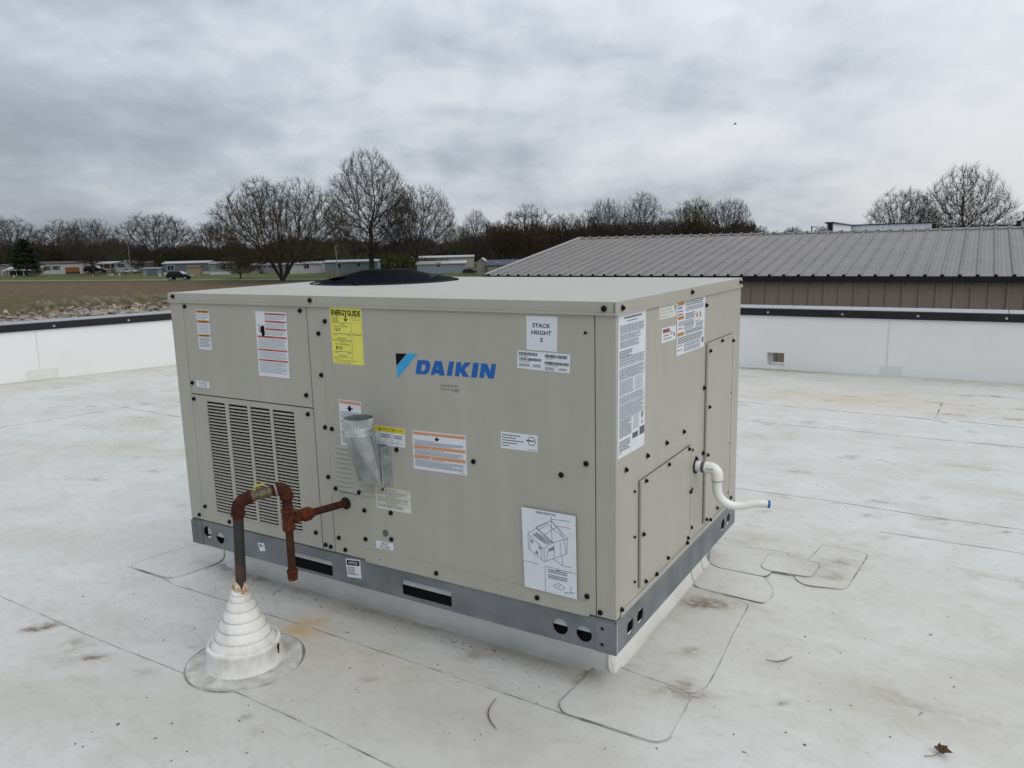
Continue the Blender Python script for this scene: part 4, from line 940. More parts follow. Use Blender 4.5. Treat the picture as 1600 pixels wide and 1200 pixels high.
it = [('t', 'ENERGYGUIDE', .035, .050, .965, .150, K, 2), ('r', .475, .14, .515, .20, K), ('p', [(.42, .195), (.47, .205), (.495, .212), (.52, .205), (.57, .195), (.497, .255)], K),
      ('m', .05, .16, .27, .27, 6, 'ink_olive'), ('m', .62, .165, .96, .185, 1, 'ink_olive'), ('m', .68, .205, .96, .22, 1, 'ink_mid'),
      ('l', [(.05, .275), (.66, .275), (.66, .575), (.05, .575)], .0012, 'ink_olive'), ('l', [(.05, .575), (.05, .275)], .0009, 'ink_olive'), ('t', 'Cooling', .28, .29, .45, .315, K), ('t', 'Efficiency Rating (SEER)', .12, .325, .56, .35, K),
      ('t', '13.7', .13, .365, .32, .425, K, 1), ('l', [(.06, .47), (.62, .465)], .0016, 'ink_mid'), ('m', .08, .49, .20, .51, 1, 'ink_olive'), ('m', .52, .48, .62, .51, 1, 'ink_olive'), ('m', .2, .53, .5, .565, 2, 'ink_olive'),
      ('m', .68, .445, .97, .462, 1, 'ink_olive'), ('m', .68, .468, .97, .485, 1, 'ink_mid'),
      ('l', [(.05, .59), (.66, .59), (.66, .885), (.05, .885)], .0012, 'ink_olive'), ('t', 'Heating', .28, .605, .45, .63, K), ('t', 'Efficiency Rating (AFUE)', .12, .64, .56, .665, K),
      ('t', '81.0', .13, .685, .32, .745, K, 1), ('l', [(.06, .785), (.62, .78)], .0014, 'ink_mid'), ('m', .08, .80, .20, .82, 1, 'ink_olive'), ('m', .52, .79, .62, .82, 1, 'ink_olive'), ('m', .2, .84, .5, .87, 2, 'ink_olive'),
      ('m', .05, .895, .15, .91, 1, 'ink_mid'), ('m', .05, .93, .80, .945, 1, 'ink_mid'), ('m', .05, .965, .60, .98, 1, 'ink_mid')]
label('F', [(514.6, 478.7), (564.2, 481.5), (569.2, 571.5), (521, 567.2)], it, 'energy_label', 'label_yellow')
label('F', [(307, 593.7), (327, 596.7), (327.7, 606.9), (307.7, 604.3)], [('t', 'CONTROL', .15, .15, .85, .45, 'ink_mid'), ('t', 'ACCESS', .2, .55, .8, .85, 'ink_mid')], 'name_label')
label('F', [(529.4, 623.5), (563.7, 628), (567.5, 699.5), (533.5, 695)], [('r', .03, .02, .97, .085, 'ink_peach'), ('p', fig(.28, .11, .70, .24), K), ('m', .06, .25, .94, .42, 6, G), ('r', .03, .44, .97, .50, 'ink_peach'), ('m', .06, .52, .94, .66, 5, G), ('r', .03, .68, .97, .74, 'ink_peach'), ('m', .06, .76, .94, .96, 7, G)], 'warning_label')
it = [('r', 0.01, .02, .99, .30, 'ink_yellow'), ('t', 'ATTENTION', .36, .09, .60, .22, 'ink_olive'), ('t', 'DANGER', .74, .09, .92, .22, 'ink_olive'), ('p', TRI(.31, .155, .03, 1.6), K), ('p', TRI(.68, .155, .03, 1.6), K), ('p', TRI(.12, .155, .03, 1.6), K),
      ('l', [(.28, .02), (.28, .92)], .0012, 'ink_mid'), ('l', [(.64, .02), (.64, .92)], .0012, 'ink_mid'), ('m', .32, .40, .60, .62, 2, 'ink_mid'), ('m', .70, .40, .92, .62, 2, 'ink_mid'), ('l', [(.46, .64), (.46, .82)], .001, 'ink_grey'), ('l', [(.81, .64), (.81, .82)], .001, 'ink_grey'), ('l', [(.1, .84), (.95, .84)], .001, 'ink_grey')]
label('F', [(577, 662.3), (632.9, 670), (633.5, 700), (577.8, 692)], it, 'attention_label')
it = []
for b_, d_ in ((.03, .105), (.375, .455), (.62, .705)): it += [('r', .015, b_, .985, d_, 'ink_peach'), ('p', TRI(.345, (b_+d_)/2, .018, 1.4), 'label_white')]
it += [('p', fig(.40, .12, .54, .225), K), ('m', .03, .235, .42, .255, 1, 'ink_mid'), ('m', .04, .265, .96, .365, 4, G), ('m', .03, .465, .6, .485, 1, 'ink_mid'), ('m', .04, .495, .96, .61, 5, G), ('m', .03, .715, .6, .735, 1, 'ink_mid'), ('m', .04, .75, .96, .93, 7, G), ('m', .88, .95, .98, .975, 1, 'ink_mid')]
label('F', [(644, 672), (727.8, 680.4), (730, 743.2), (646.6, 731.8)], it, 'warning_label')
it = []
for b_, d_, s_ in ((.05, .13, 'WARNING'), (.33, .42, 'WARNING'), (.66, .75, 'WARNING')): it += [('l', [(.02, b_), (.98, b_)], .0016, 'ink_gold'), ('l', [(.02, d_), (.98, d_)], .0016, 'ink_gold'), ('t', s_, .38, b_+.01, .62, d_-.01, 'ink_olive'), ('p', TRI(.33, (b_+d_)/2, .02, 1.6), 'ink_black')]
it += [('m', .04, .16, .94, .31, 4, G), ('m', .04, .45, .94, .64, 5, G), ('m', .04, .78, .80, .92, 4, G)]
label('F', [(586.3, 759.8), (640.6, 767.8), (643, 803), (589, 793)], it, 'notice_label', 'label_cream')
label('F', [(588, 844.2), (615, 849.2), (615, 860.7), (588, 855.3)], [('t', 'HEAT', .3, .12, .7, .46, K), ('t', 'ACCESS', .2, .54, .8, .88, K)], 'name_label')
label('F', [(822.5, 493), (871, 495), (870.6, 550), (823, 546)], [('t', 'STACK', .20, .215, .78, .335, K, 1), ('t', 'HEIGHT', .16, .42, .82, .54, K, 1), ('t', '5', .45, .625, .54, .75, K, 1)], 'stack_label')
it = [('b', .03, .08, .38, .25, K), ('b', .04, .38, .46, .53, K), ('b', .53, .10, .95, .27, K), ('b', .53, .48, .98, .63, K), ('m', .04, .28, .20, .34, 1, 'ink_mid'), ('m', .04, .56, .28, .62, 1, 'ink_mid'), ('m', .54, .31, .70, .37, 1, 'ink_mid'), ('m', .54, .66, .80, .72, 1, 'ink_mid'),
      ('m', .04, .70, .25, .88, 3, 'ink_mid'), ('m', .30, .70, .46, .88, 2, 'ink_mid'), ('m', .54, .78, .72, .96, 3, 'ink_mid'), ('m', .80, .78, .95, .92, 2, 'ink_mid')]
label('F', [(809, 547), (891, 554), (890.3, 583.5), (808, 574.8)], it, 'barcode_label')
it = [('m', .04, .12, .55, .22, 1, K), ('m', .04, .28, .42, .38, 1, K), ('m', .04, .44, .64, .54, 1, K), ('m', .04, .60, .46, .70, 1, K), ('m', .04, .76, .22, .86, 1, K), ('m', .76, .88, .97, .95, 1, 'ink_mid'),
      ('l', [(.79, .14), (.90, .14), (.96, .38), (.90, .62), (.79, .62), (.74, .38), (.79, .14)], .0018, 'ink_mid'), ('m', .71, .30, .92, .46, 1, K)]
label('F', [(782.4, 674), (840, 680.6), (839.9, 706.5), (783, 699.9)], it, 'approval_label')
# rigging sheet with its line drawing
def rq(x, y):   # position on the sheet from the drawing's own proportions
    v_ = (y-45-(x-48)*.172)/965.0; u_ = (x-48-42*v_)/645.0; return (u_, v_)
ln = lambda *p: ('l', [rq(*a) for a in p], .0011, 'ink_mid')
it = [('t', 'RIGGING INSTRUCTIONS', .28, .018, .64, .045, 'ink_mid', 1),
      ln((130, 370), (330, 545), (335, 700), (140, 545), (130, 370)), ln((130, 370), (230, 300), (430, 470), (330, 545)), ln((430, 470), (610, 415), (600, 595), (335, 700)), ln((230, 300), (230, 285), (412, 210), (610, 415)),
      ln((230, 290), (430, 455), (440, 480)), ln((412, 175), (425, 460)), ln((412, 210), (412, 165)), ln((320, 385), (490, 275)), ln((350, 235), (560, 405), (600, 590)), ln((412, 210), (490, 300), (560, 400)),
      ln((415, 190), (635, 220)), ln((490, 275), (637, 297)), ln((155, 400), (160, 555)), ln((300, 520), (300, 665)), ln((452, 490), (452, 640)), ln((522, 465), (525, 610)), ln((380, 560), (360, 690)),
      ln((440, 660), (555, 735), (545, 610)), ln((555, 735), (660, 755)), ln((80, 692), (255, 730)), ln((230, 300), (350, 240)), ln((265, 315), (365, 262)), ('p', [rq(165, 430), rq(195, 450), rq(195, 485), rq(172, 470)], G), ('p', [rq(385, 540), rq(448, 510), rq(448, 555), rq(385, 575)], G),
      ('p', [rq(262, 500), rq(295, 530), rq(290, 560), rq(268, 540)], G), ('p', [rq(218, 590), rq(240, 560), rq(258, 590), rq(256, 620)], G),
      ln((350, 750), (715, 825)), ln((345, 750), (352, 1060)), ('m', .62, .69, .72, .705, 1, 'ink_mid'), ('m', .47, .70, .84, .75, 2, 'ink_mid'), ('m', .47, .765, .84, .82, 3, 'ink_mid'),
      ln((450, 985), (510, 945), (590, 1000), (545, 1030), (450, 985)), ln((500, 1000), (540, 965)), ln((580, 1050), (655, 1060), (660, 980)), ln((585, 1085), (620, 1055)), ln((650, 975), (668, 1000)), ('m', .87, .925, .95, .94, 1, 'ink_mid')]
for k in range(9):
    a = (190+k*21, 385+k*13); it.append(('l', [rq(*a), rq(a[0]+62, a[1]-34)], .0022, 'ink_mid'))
it.append(ln((210, 372), (340, 480))); it.append(ln((235, 360), (365, 470)))
label('F', [(816.2, 790.8), (901, 805.4), (903.3, 935.5), (821.6, 915.5)], it, 'rigging_sheet', off=.0064)
label('F', [(540, 872.8), (562.5, 875), (565, 904), (543.2, 900.9)], [('r', .06, .06, .94, .34, K), ('t', 'NOTICE', .2, .13, .8, .27, 'label_white', 1), ('m', .08, .42, .6, .85, 5, 'ink_mid'), ('m', .08, .78, .85, .86, 1, 'ink_mid')], 'notice_label')
label('F', [(403, 848), (412.5, 848.5), (415, 861), (406.5, 861)], [('r', .2, .15, .45, .5, 'ink_mid'), ('m', .5, .2, .85, .5, 2, G)], 'small_label')
# side labels
it = [('m', .2, .020, .85, .042, 1, 'ink_mid'), ('m', .3, .048, .7, .06, 1, 'ink_mid'), ('m', .06, .075, .94, .135, 8, G), ('m', .06, .14, .80, .18, 6, G), ('m', .06, .185, .75, .235, 7, G), ('m', .04, .25, .5, .30, 5, 'ink_mid')]
for (y0_, y1_, nr, nc) in ((.30, .36, 3, 6), (.375, .45, 5, 8), (.57, .62, 3, 6), (.63, .73, 6, 8)):
    for i in range(nr+1): it.append(('l', [(.05, y0_+(y1_-y0_)*i/nr), (.95, y0_+(y1_-y0_)*i/nr)], .0008, G))
    for i in range(nc+1): it.append(('l', [(.05+.9*i/nc, y0_), (.05+.9*i/nc, y1_)], .0008, G))
    it.append(('m', .06, y0_, .94, y1_, nr*2, G2))
it += [('m', .05, .46, .55, .56, 11, G), ('m', .60, .46, .92, .56, 11, G2), ('m', .05, .735, .5, .86, 11, 'ink_mid'), ('m', .55, .735, .78, .84, 11, G2), ('r', .53, .865, .74, .905, 'ink_mid'), ('r', .80, .845, .99, .905, 'ink_mid'), ('m', .05, .88, .45, .96, 5, 'ink_mid'), ('m', .05, .965, .15, .975, 1, 'ink_mid'), ('p', [(.86, .74), (.93, .73), (.95, .76), (.90, .79), (.85, .77)], G), ('m', .85, .80, .95, .83, 2, G)]
label('S', [(966, 492.5), (1009.4, 482.7), (1006.5, 694.8), (964.8, 718.7)], it, 'rating_label')
it = [('m', .05, .12, .8, .17, 1, 'ink_mid'), ('m', .05, .36, .7, .41, 1, 'ink_mid'), ('m', .02, .58, .98, .62, 1, 'ink_mid'), ('m', .05, .80, .7, .85, 1, 'ink_mid'), ('r', .86, .2, .93, .5, 'ink_mid')]
label('S', [(1030, 478.2), (1058.5, 471.6), (1056.7, 493.5), (1030, 500.5)], it, 'notice_label', 'label_cream')
it = [('r', .02, .02, .24, .085, 'ink_orange'), ('m', .28, .02, .92, .12, 3, 'ink_mid'), ('r', .03, .105, .17, .15, 'logo_cyan'), ('m', .28, .13, .95, .22, 4, G), ('r', .03, .185, .2, .205, 'ink_maroon'), ('r', .03, .24, .2, .262, 'ink_maroon'), ('r', .03, .285, .23, .345, 'ink_orange'), ('m', .28, .25, .62, .37, 4, 'ink_mid'), ('m', .05, .38, .60, .47, 3, G),
      ('r', .64, .26, .74, .44, 'label_cream'), ('r', .76, .25, .88, .43, 'label_cream'), ('p', [(.68, .29), (.71, .29), (.72, .37), (.69, .39), (.67, .35)], 'ink_maroon'), ('p', [(.82, .27), (.85, .33), (.84, .39), (.80, .39), (.79, .33)], 'ink_green'), ('r', .65, .44, .80, .455, 'ink_maroon'),
      ('r', .03, .50, .2, .52, 'ink_orange'), ('m', .25, .46, .60, .56, 4, G), ('m', .66, .47, .95, .56, 4, G), ('r', .02, .585, .24, .645, 'ink_orange'), ('m', .28, .57, .95, .65, 3, 'ink_mid'), ('m', .04, .67, .95, .80, 4, 'ink_mid'), ('r', .03, .82, .2, .835, 'ink_maroon'), ('m', .25, .81, .85, .88, 3, G), ('r', .03, .90, .2, .915, 'ink_maroon'), ('m', .25, .89, .85, .97, 3, G), ('r', .90, .80, .97, .90, 'ink_mid')]
label('S', [(1058.2, 471.2), (1101.8, 461.3), (1099.4, 541.2), (1056, 557)], it, 'warning_label', off=.0006)
label('S', [(1033.6, 513.2), (1056.3, 508), (1056, 529.4), (1033.6, 536.8)], [('r', .08, .10, .55, .36, 'ink_maroon'), ('m', .12, .5, .5, .62, 1, 'ink_mid'), ('m', .12, .72, .7, .84, 1, 'ink_mid'), ('r', .82, .45, .9, .75, 'ink_mid'), ('m', .6, .3, .75, .6, 2, G)], 'danger_label')

# the maker's mark printed on the panel
def lg(x, y): return F(610+x/9.412, 540+y/9.412)
def logo():
    mb = MB()
    def poly(pts, m_, holes=()):
        P2 = [tuple(lg(*p)[[0, 2]]) for p in pts]; H2 = [[tuple(lg(*p)[[0, 2]]) for p in h] for h in holes]
        v, f = plate(P2, H2, -.0008, -.0002, fmapF); mb.add(v, f, m_)
    poly([(78, 115), (238, 118), (92, 298)], 'ink_black'); poly([(248, 118), (398, 120), (108, 480), (94, 306)], 'logo_cyan')
    poly([(402, 212), (525, 216), (562, 226), (582, 252), (588, 300), (578, 362), (552, 402), (510, 424), (370, 413)], 'logo_blue', [[(464, 275), (452, 372), (490, 373), (510, 354), (520, 318), (516, 288), (498, 277)]])
    poly([(655, 225), (755, 228), (798, 440), (722, 440), (716, 410), (655, 408), (645, 432), (592, 430)], 'logo_blue', [[(694, 300), (678, 350), (706, 352)]])
    poly([(868, 233), (938, 236), (902, 445), (828, 440)], 'logo_blue'); poly([(975, 242), (1045, 245), (1035, 318), (1095, 249), (1188, 252), (1088, 352), (1160, 462), (1070, 456), (1022, 378), (1010, 453), (948, 450)], 'logo_blue')
    poly([(1222, 252), (1302, 257), (1270, 470), (1190, 465)], 'logo_blue'); poly([(1340, 260), (1420, 265), (1472, 385), (1488, 268), (1555, 271), (1522, 485), (1440, 480), (1390, 372), (1375, 475), (1308, 471)], 'logo_blue')
    mb.build('logo', unit)
    mb = MB()
    for s_, (a, b_, c_, d_) in (('EVAP BLOWER', (742, 570, 992, 600)), ('MOTOR ACCESS', (742, 625, 1005, 652)), ('PANEL', (925, 656, 1005, 674))):
        vs, fs = text_shape(s_); mb.add([lg(a+x*(c_-a), d_-y*(d_-b_)+(a+x*(c_-a)-742)*.06)+np.array([0, -.0005, 0]) for x, y in vs], fs, 'ink_mid')
    mb.build('stamped_text', unit, fixn=False)
logo()

# ================================================================== gas pipe
def arc(P, d0, d1, r_, n=8):
    """quarter bend from point P heading d0, turning to d1"""
    P = np.array(P, float); d0 = np.array(d0, float); d0 /= np.linalg.norm(d0); d1 = np.array(d1, float); d1 /= np.linalg.norm(d1)
    c_ = P+d1*r_; return [c_-d1*r_*math.cos(t)+d0*r_*math.sin(t) for t in np.linspace(0, math.pi/2, n)]
BP = np.array([-1.192, -.387, 0])
gas = empty('gas_pipe', tuple(BP), 'rusty threaded gas pipe with yellow-handled valve, rising from the white boot into the unit', 'pipe')
RT = np.array([-1.1625, -.387, .532])                      # top of riser
ed = np.array([-1.0660, -.262, .600])-np.array([-1.158, -.387, .573]); hd = ed/np.linalg.norm(ed); up = np.array([0, 0, 1.0])
mb = MB(); mb.tube([(-1.181, -.387, .24), tuple(RT)], .0170, 'black_steel', 20); mb.build('riser_pipe', gas, smooth=True)
mb = MB(); mb.tube([tuple(RT+[-.0009, 0, -.022]), tuple(RT+[.0, 0, .002])], .0174, 'orange_rust', 20); mb.build('thread_band', gas, smooth=True)
a0 = RT+[.001, 0, .010]; bend = arc(a0, up, hd, .030)
mb = MB(); mb.tube([a0-up*.016, a0-up*.0]+bend[1:]+[bend[-1]+hd*.012], [.0215]+[.0208]*(len(bend))+[.0215], 'red_rust', 20)
mb.lathe(a0-up*.018, up, [(0, .0232), (.012, .0232), (.014, .0208)], 'red_rust', 20); mb.lathe(bend[-1]+hd*.004, hd, [(0, .0208), (.002, .0232), (.013, .0232)], 'red_rust', 20)
mb.build('elbow', gas, smooth=True)
start = bend[-1]+hd*.012
EB2 = start+hd*(float((np.array([-1.0660, -.262, 0])-start)[:2]@(hd[:2]/np.linalg.norm(hd[:2])))/np.linalg.norm(hd[:2]))
vl = start+hd*.002
mb = MB(); mb.lathe(vl, hd, [(0, .019), (.014, .020), (.015, .016), (.022, .0155), (.028, .019), (.040, .020), (.050, .0155), (.054, .0185), (.066, .0185), (.067, .013)], 'brass', 8); mb.build('shut_off_valve', gas, bevel=.0008)
mb = MB(); hp = vl+hd*.022+up*.016; mb.tube([hp, hp+up*.012], .005, 'brass', 10)
o_ = hp+up*.012; sdv = np.cross(hd, up)
mb2 = MB(); pts = [o_-hd*.012-sdv*.008, o_-hd*.012+sdv*.008, o_+hd*.026+sdv*.006+up*.002, o_+hd*.026-sdv*.006+up*.002]
mb2.add([tuple(p) for p in pts]+[tuple(p+up*.004) for p in pts], [(0, 1, 2, 3), (4, 5, 6, 7), (0, 1, 5, 4), (1, 2, 6, 5), (2, 3, 7, 6), (3, 0, 4, 7)], 'yellow_handle')
mb.build('valve_stem', gas, smooth=True); mb2.build('valve_handle', gas, bevel=.001)
ne = EB2-hd*.034
mb = MB(); mb.tube([vl+hd*.064, ne+hd*.004], .0155, 'red_rust', 18); mb.build('nipple', gas, smooth=True)
mb = MB(); mb.lathe(ne-hd*.004, hd, [(0, .0225), (.004, .0235), (.006, .0225)], 'hub_metal', 18); mb.build('ring', gas, smooth=True)
b2 = arc(ne+hd*.004, hd, -up, .028)
mb = MB(); mb.tube([ne]+b2+[b2[-1]-up*.012], [.0210]+[.0205]*len(b2)+[.0210], 'red_rust', 20); mb.lathe(ne, hd, [(0, .0228), (.012, .0228), (.014, .0206)], 'red_rust', 20)
mb.lathe(b2[-1]-up*.012, up, [(0, .0228), (.012, .0228), (.014, .0206)], 'red_rust', 20); mb.build('elbow', gas, smooth=True)
TX, TY = b2[-1][0], b2[-1][1]; TZ = .4850
T = np.array([TX, TY, TZ])
mb = MB(); mb.tube([b2[-1]-up*.01, T+up*.022], .0165, 'red_rust', 18); mb.build('drop_nipple', gas, smooth=True)
mb = MB(); mb.tube([T+up*.034, T-up*.034], .0195, 'orange_rust', 20); mb.lathe(T+up*.024, up, [(0, .020), (.002, .0225), (.011, .0225), (.013, .0185)], 'orange_rust', 20); mb.lathe(T-up*.038, up, [(0, .0190), (.002, .0215), (.010, .0215), (.012, .019)], 'orange_rust', 20)
PGd = np.array([PG[0], 0, PG[2]]); bd = PGd-T; bl = np.linalg.norm(bd); bd /= bl
mb.tube([T, T+bd*.034], .0185, 'orange_rust', 20); mb.lathe(T+bd*.024, bd, [(0, .0185), (.002, .0215), (.011, .0215)], 'orange_rust', 20); mb.build('tee', gas, smooth=True)
mb = MB(); mb.tube([T+bd*.03, T+bd*.052], .013, 'red_rust', 16); mb.build('nipple', gas, smooth=True)
mb = MB(); mb.lathe(T+bd*.048, bd, [(0, .016), (.004, .0205), (.020, .0205), (.021, .0255), (.040, .0255), (.041, .0205), (.052, .0195), (.056, .0155)], 'orange_rust', 8); mb.build('union', gas, bevel=.001)
mb = MB(); mb.tube([T+bd*.10, T+bd*(bl+.02)], .0132, 'red_rust', 18); mb.build('inlet_pipe', gas, smooth=True)
zc_ = .285
mb = MB(); mb.tube([T-up*.036, (TX, TY, zc_+.01)], .0132, 'brown_rust', 18); mb.build('drip_leg', gas, smooth=True)
mb = MB(); mb.lathe((TX, TY, zc_+.022), (0, 0, -1), [(0, .0165), (.002, .0188), (.010, .0188), (.012, .0175), (.028, .0172), (.036, .0150), (.038, .009)], 'orange_rust', 20); mb.build('pipe_cap', gas, smooth=True)

# ================================================================== roof boot
boot = empty('pipe_boot', (-1.192, -.386, 0), 'white stepped rubber boot sealing the gas pipe to the roof membrane', 'pipe boot')
bx_, by_ = -1.190, -.388
mb = MB(); n = 64; vs = []; fs = []
for ri, (r_, z) in enumerate(((.190, -.003), (.188, .0055), (.165, .0075), (.14, .009), (.12, .010))):
    for k in range(n):
        a = 2*math.pi*k/n; wob = 1+.02*math.sin(3*a+1)+.012*math.sin(7*a) if r_ > .15 else 1
        vs.append((bx_-.004+r_*wob*math.cos(a), by_+.004+r_*wob*math.sin(a), z+(.004*max(0, math.sin(5*a+2)) if ri in (1, 2) else 0)))
for i in range(4):
    for k in range(n): fs.append((i*n+k, i*n+(k+1) % n, (i+1)*n+(k+1) % n, (i+1)*n+k))
mb.add(vs, fs, 'flange_white'); mb.build('flange', boot, smooth=True)
mb = MB(); mb.lathe((bx_-.004, by_+.004, 0), (0, 0, 1), [(-.002, .1975), (.0018, .1965), (.0022, .191), (.001, .186)], 'seam_dirt', 64, cap=False); mb.build('seam', boot)
steps = [(.0, .131), (.012, .1265), (.024, .1245), (.060, .1190), (.065, .1208), (.072, .1212), (.077, .1175), (.078, .110), (.073, .107)]
mb = MB(); mb.lathe((bx_, by_, .004), (0, 0, 1), steps, 'boot_white', 64, cap=False); mb.build('base_ring', boot, smooth=True)
z = .075; r0 = .1060
for k, (r1, dz) in enumerate(((.0905, .031), (.0755, .031), (.0610, .031), (.0465, .032), (.0350, .029), (.0290, .020), (.0225, .013))):
    lean = .004*k/7
    mb = MB(); mb.lathe((bx_+lean, by_, z), (0.02, 0, 1), [(-.004, r0), (.002, r0+.0012), (.005, r0), (dz*.55, (r0+r1)/2+.003), (dz-.004, r1+.003), (dz+.001, r1+.0005), (dz+.001, r1-.006)], 'boot_white', 56, cap=False); mb.build('step', boot, smooth=True)
    mb = MB(); mb.lathe((bx_+lean, by_, z+.0002), (0.02, 0, 1), [(-.0002, r0+.0004), (-.0014, r0+.0026), (-.0028, r0+.0004)], 'seam_dirt' if k else 'seam_dirt', 56, cap=False); mb.build('groove', boot)
    z += dz; r0 = r1
mb = MB(); tx_, ty_ = bx_+.0075, by_; n = 28; vs = []; fs = []; sr = np.random.default_rng(6)
for ri, (dz_, r_, nz_) in enumerate(((-.020, .0225, .0015), (-.012, .0250, .003), (-.002, .0245, .004), (.008, .0235, .005), (.018, .0215, .005), (.028, .0190, .003), (.034, .0165, .001))):
    for k in range(n):
        a = 2*math.pi*k/n; top_ = .010*math.sin(a*3+1)+.006*math.sin(a*5)
        vs.append((tx_+(r_+sr.normal()*nz_*.6)*math.cos(a), ty_+(r_+sr.normal()*nz_*.6)*math.sin(a), z+dz_+(top_+sr.normal()*.0015)*(dz_ > 0)))
for i in range(6):
    for k in range(n): fs.append((i*n+k, i*n+(k+1) % n, (i+1)*n+(k+1) % n, (i+1)*n+k))
mb.add(vs, fs, 'sealant')
mb.build('sealant', boot, smooth=True)
mb = MB(); p = roofp(438, 1013); mb.tube([(bx_+.1130, by_+.044, .040), (bx_+.1120, by_+.047, .072)], [.0035, .0045], 'red_rust', 8); mb.build('rust_drip', boot, smooth=True)

# ================================================================== condensate drain
P0 = S(1086.5, 728); dr_ = empty('drain_pipe', tuple(P0), 'white plastic condensate drain trap with blue ring sticking out of the right side', 'pipe')
mb = MB(); mb.lathe(P0, (1, 0, 0), [(-.002, .0285), (.003, .0285), (.006, .026), (.004, .02)], 'black_rubber', 24, cap=False); mb.build('grommet', dr_, smooth=True)
X1 = np.array([1.0, 0, 0]); Y1 = np.array([0, 1.0, 0])
mb = MB(); mb.tube([P0, P0+X1*.036], [.0200, .0200], 'white_pvc', 20); mb.build('stub', dr_, smooth=True)
mb = MB(); mb.lathe(P0+X1*.024, X1, [(0, .0205), (.0, .0212), (.015, .0212), (.0155, .020)], 'pvc_print', 20); mb.build('band', dr_, smooth=True)
e0 = P0+X1*.056; b1 = arc(e0, X1, -up, .026)
mb = MB(); mb.tube([P0+X1*.036, e0]+b1[1:]+[b1[-1]-up*.018], .0212, 'white_pvc', 22); mb.build('elbow', dr_, smooth=True)
mb = MB(); mb.lathe(b1[-1]-up*.018, up, [(0, .0216), (.002, .0216)], 'ink_mid', 22); mb.build('joint', dr_)
mb = MB(); c_ = (P0[2])
for k in range(7): mb.box((P0[0]+.046+k*.004, P0[1]-.0216, P0[2]-.001), (P0[0]+.0485+k*.004, P0[1]-.0200, P0[2]+.002), 'pvc_print')
mb.build('print', dr_)
s0 = b1[-1]-up*.016; zt = P0[2]
path = catmull([s0, s0+[.000, 0, -.030], s0+[.006, .002, -.058], s0+[.024, .010, -.082], s0+[.050, .024, -.096], s0+[.082, .040, -.097], s0+[.112, .052, -.090], s0+[.140, .062, -.0865], s0+[.165, .072, -.088]], 5)
mb = MB(); mb.tube(path, [.0175-.0045*k/len(path) for k in range(len(path))], 'white_pvc', 20); mb.build('trap', dr_, smooth=True)
dv = path[-1]-path[-3]; dv /= np.linalg.norm(dv)
mb = MB(); mb.lathe(path[-1]-dv*.001, dv, [(0, .0125), (.001, .0142), (.009, .0142), (.0095, .010), (.004, .009)], 'blue_plastic', 20); mb.build('end_ring', dr_, smooth=True)

# ================================================================== bits lying on the roof
def twig(pix, r_, label_, mat='stem', h=.006):
    P = [np.array(tuple(roofp(*p))+(h,)) for p in pix]; P = catmull(P, 5); n_ = len(P)
    mb = MB(); mb.tube(P, [r_*(.35+.65*math.sin(math.pi*(i+.6)/(n_+.2))) for i in range(n_)], mat, 6); o_ = mb.build('twig', org=P[n_//2], smooth=True); o_['label'] = label_; o_['category'] = 'twig'; return o_
twig([(776, 1093), (765, 1108), (763, 1120), (768, 1132), (776, 1142)], .0022, 'curved tan stem lying on the roof at the bottom, in front of the unit')
twig([(1196, 1033), (1212, 1036), (1226, 1034), (1238, 1028)], .0018, 'thin dark twig on the bare roof right of the corner patches', 'ink_mid')
twig([(426, 932), (432, 925), (441, 924)], .0012, 'tiny bent twig on the roof beside the white boot', 'ink_mid', .003)
lf = empty('dry_leaf', tuple(roofp(1468, 1180))+(0,), 'dry brown leaf on the roof near the lower right corner', 'leaf')
mb = MB(); c_ = np.array(tuple(roofp(1468, 1180))+(.008,))
for k in range(5):
    a = -.6+k*.75; d = np.array([math.cos(a), math.sin(a), 0]); s_ = np.array([-d[1], d[0], 0]); l_ = .03+.012*(k % 2)
    l_ *= .8; z1_, z2_ = rnd.uniform(.002, .012), rnd.uniform(.004, .020); m1 = c_+d*l_*.5+[0, 0, z1_*.4]; tp_ = c_+d*l_*.92+s_*rnd.uniform(-.008, .008)+[0, 0, z2_]
    mb.add([tuple(c_), tuple(m1+s_*.008+[0, 0, z1_]), tuple(tp_), tuple(m1-s_*.009+[0, 0, z1_*.5]), tuple(m1)], [(0, 1, 4), (1, 2, 4), (2, 3, 4), (3, 0, 4)], 'leaf_brown')
mb.build('blade', lf); mb = MB(); mb.tube([c_, c_+[-.015, -.02, -.003], c_+[-.035, -.028, -.005]], .0012, 'stem', 5); mb.build('stalk', lf)
mb = MB(); c_ = np.array(tuple(roofp(494, 914))+(.0,)); mb.lathe(c_-[0, 0, .001], (0, 0, 1), [(0, .009), (.004, .0085), (.006, .005)], 'black_rubber', 12); o_ = mb.build('rubber_washer', org=c_); o_['label'] = 'small black rubber washer lost on the roof below the base rail'; o_['category'] = 'washer'

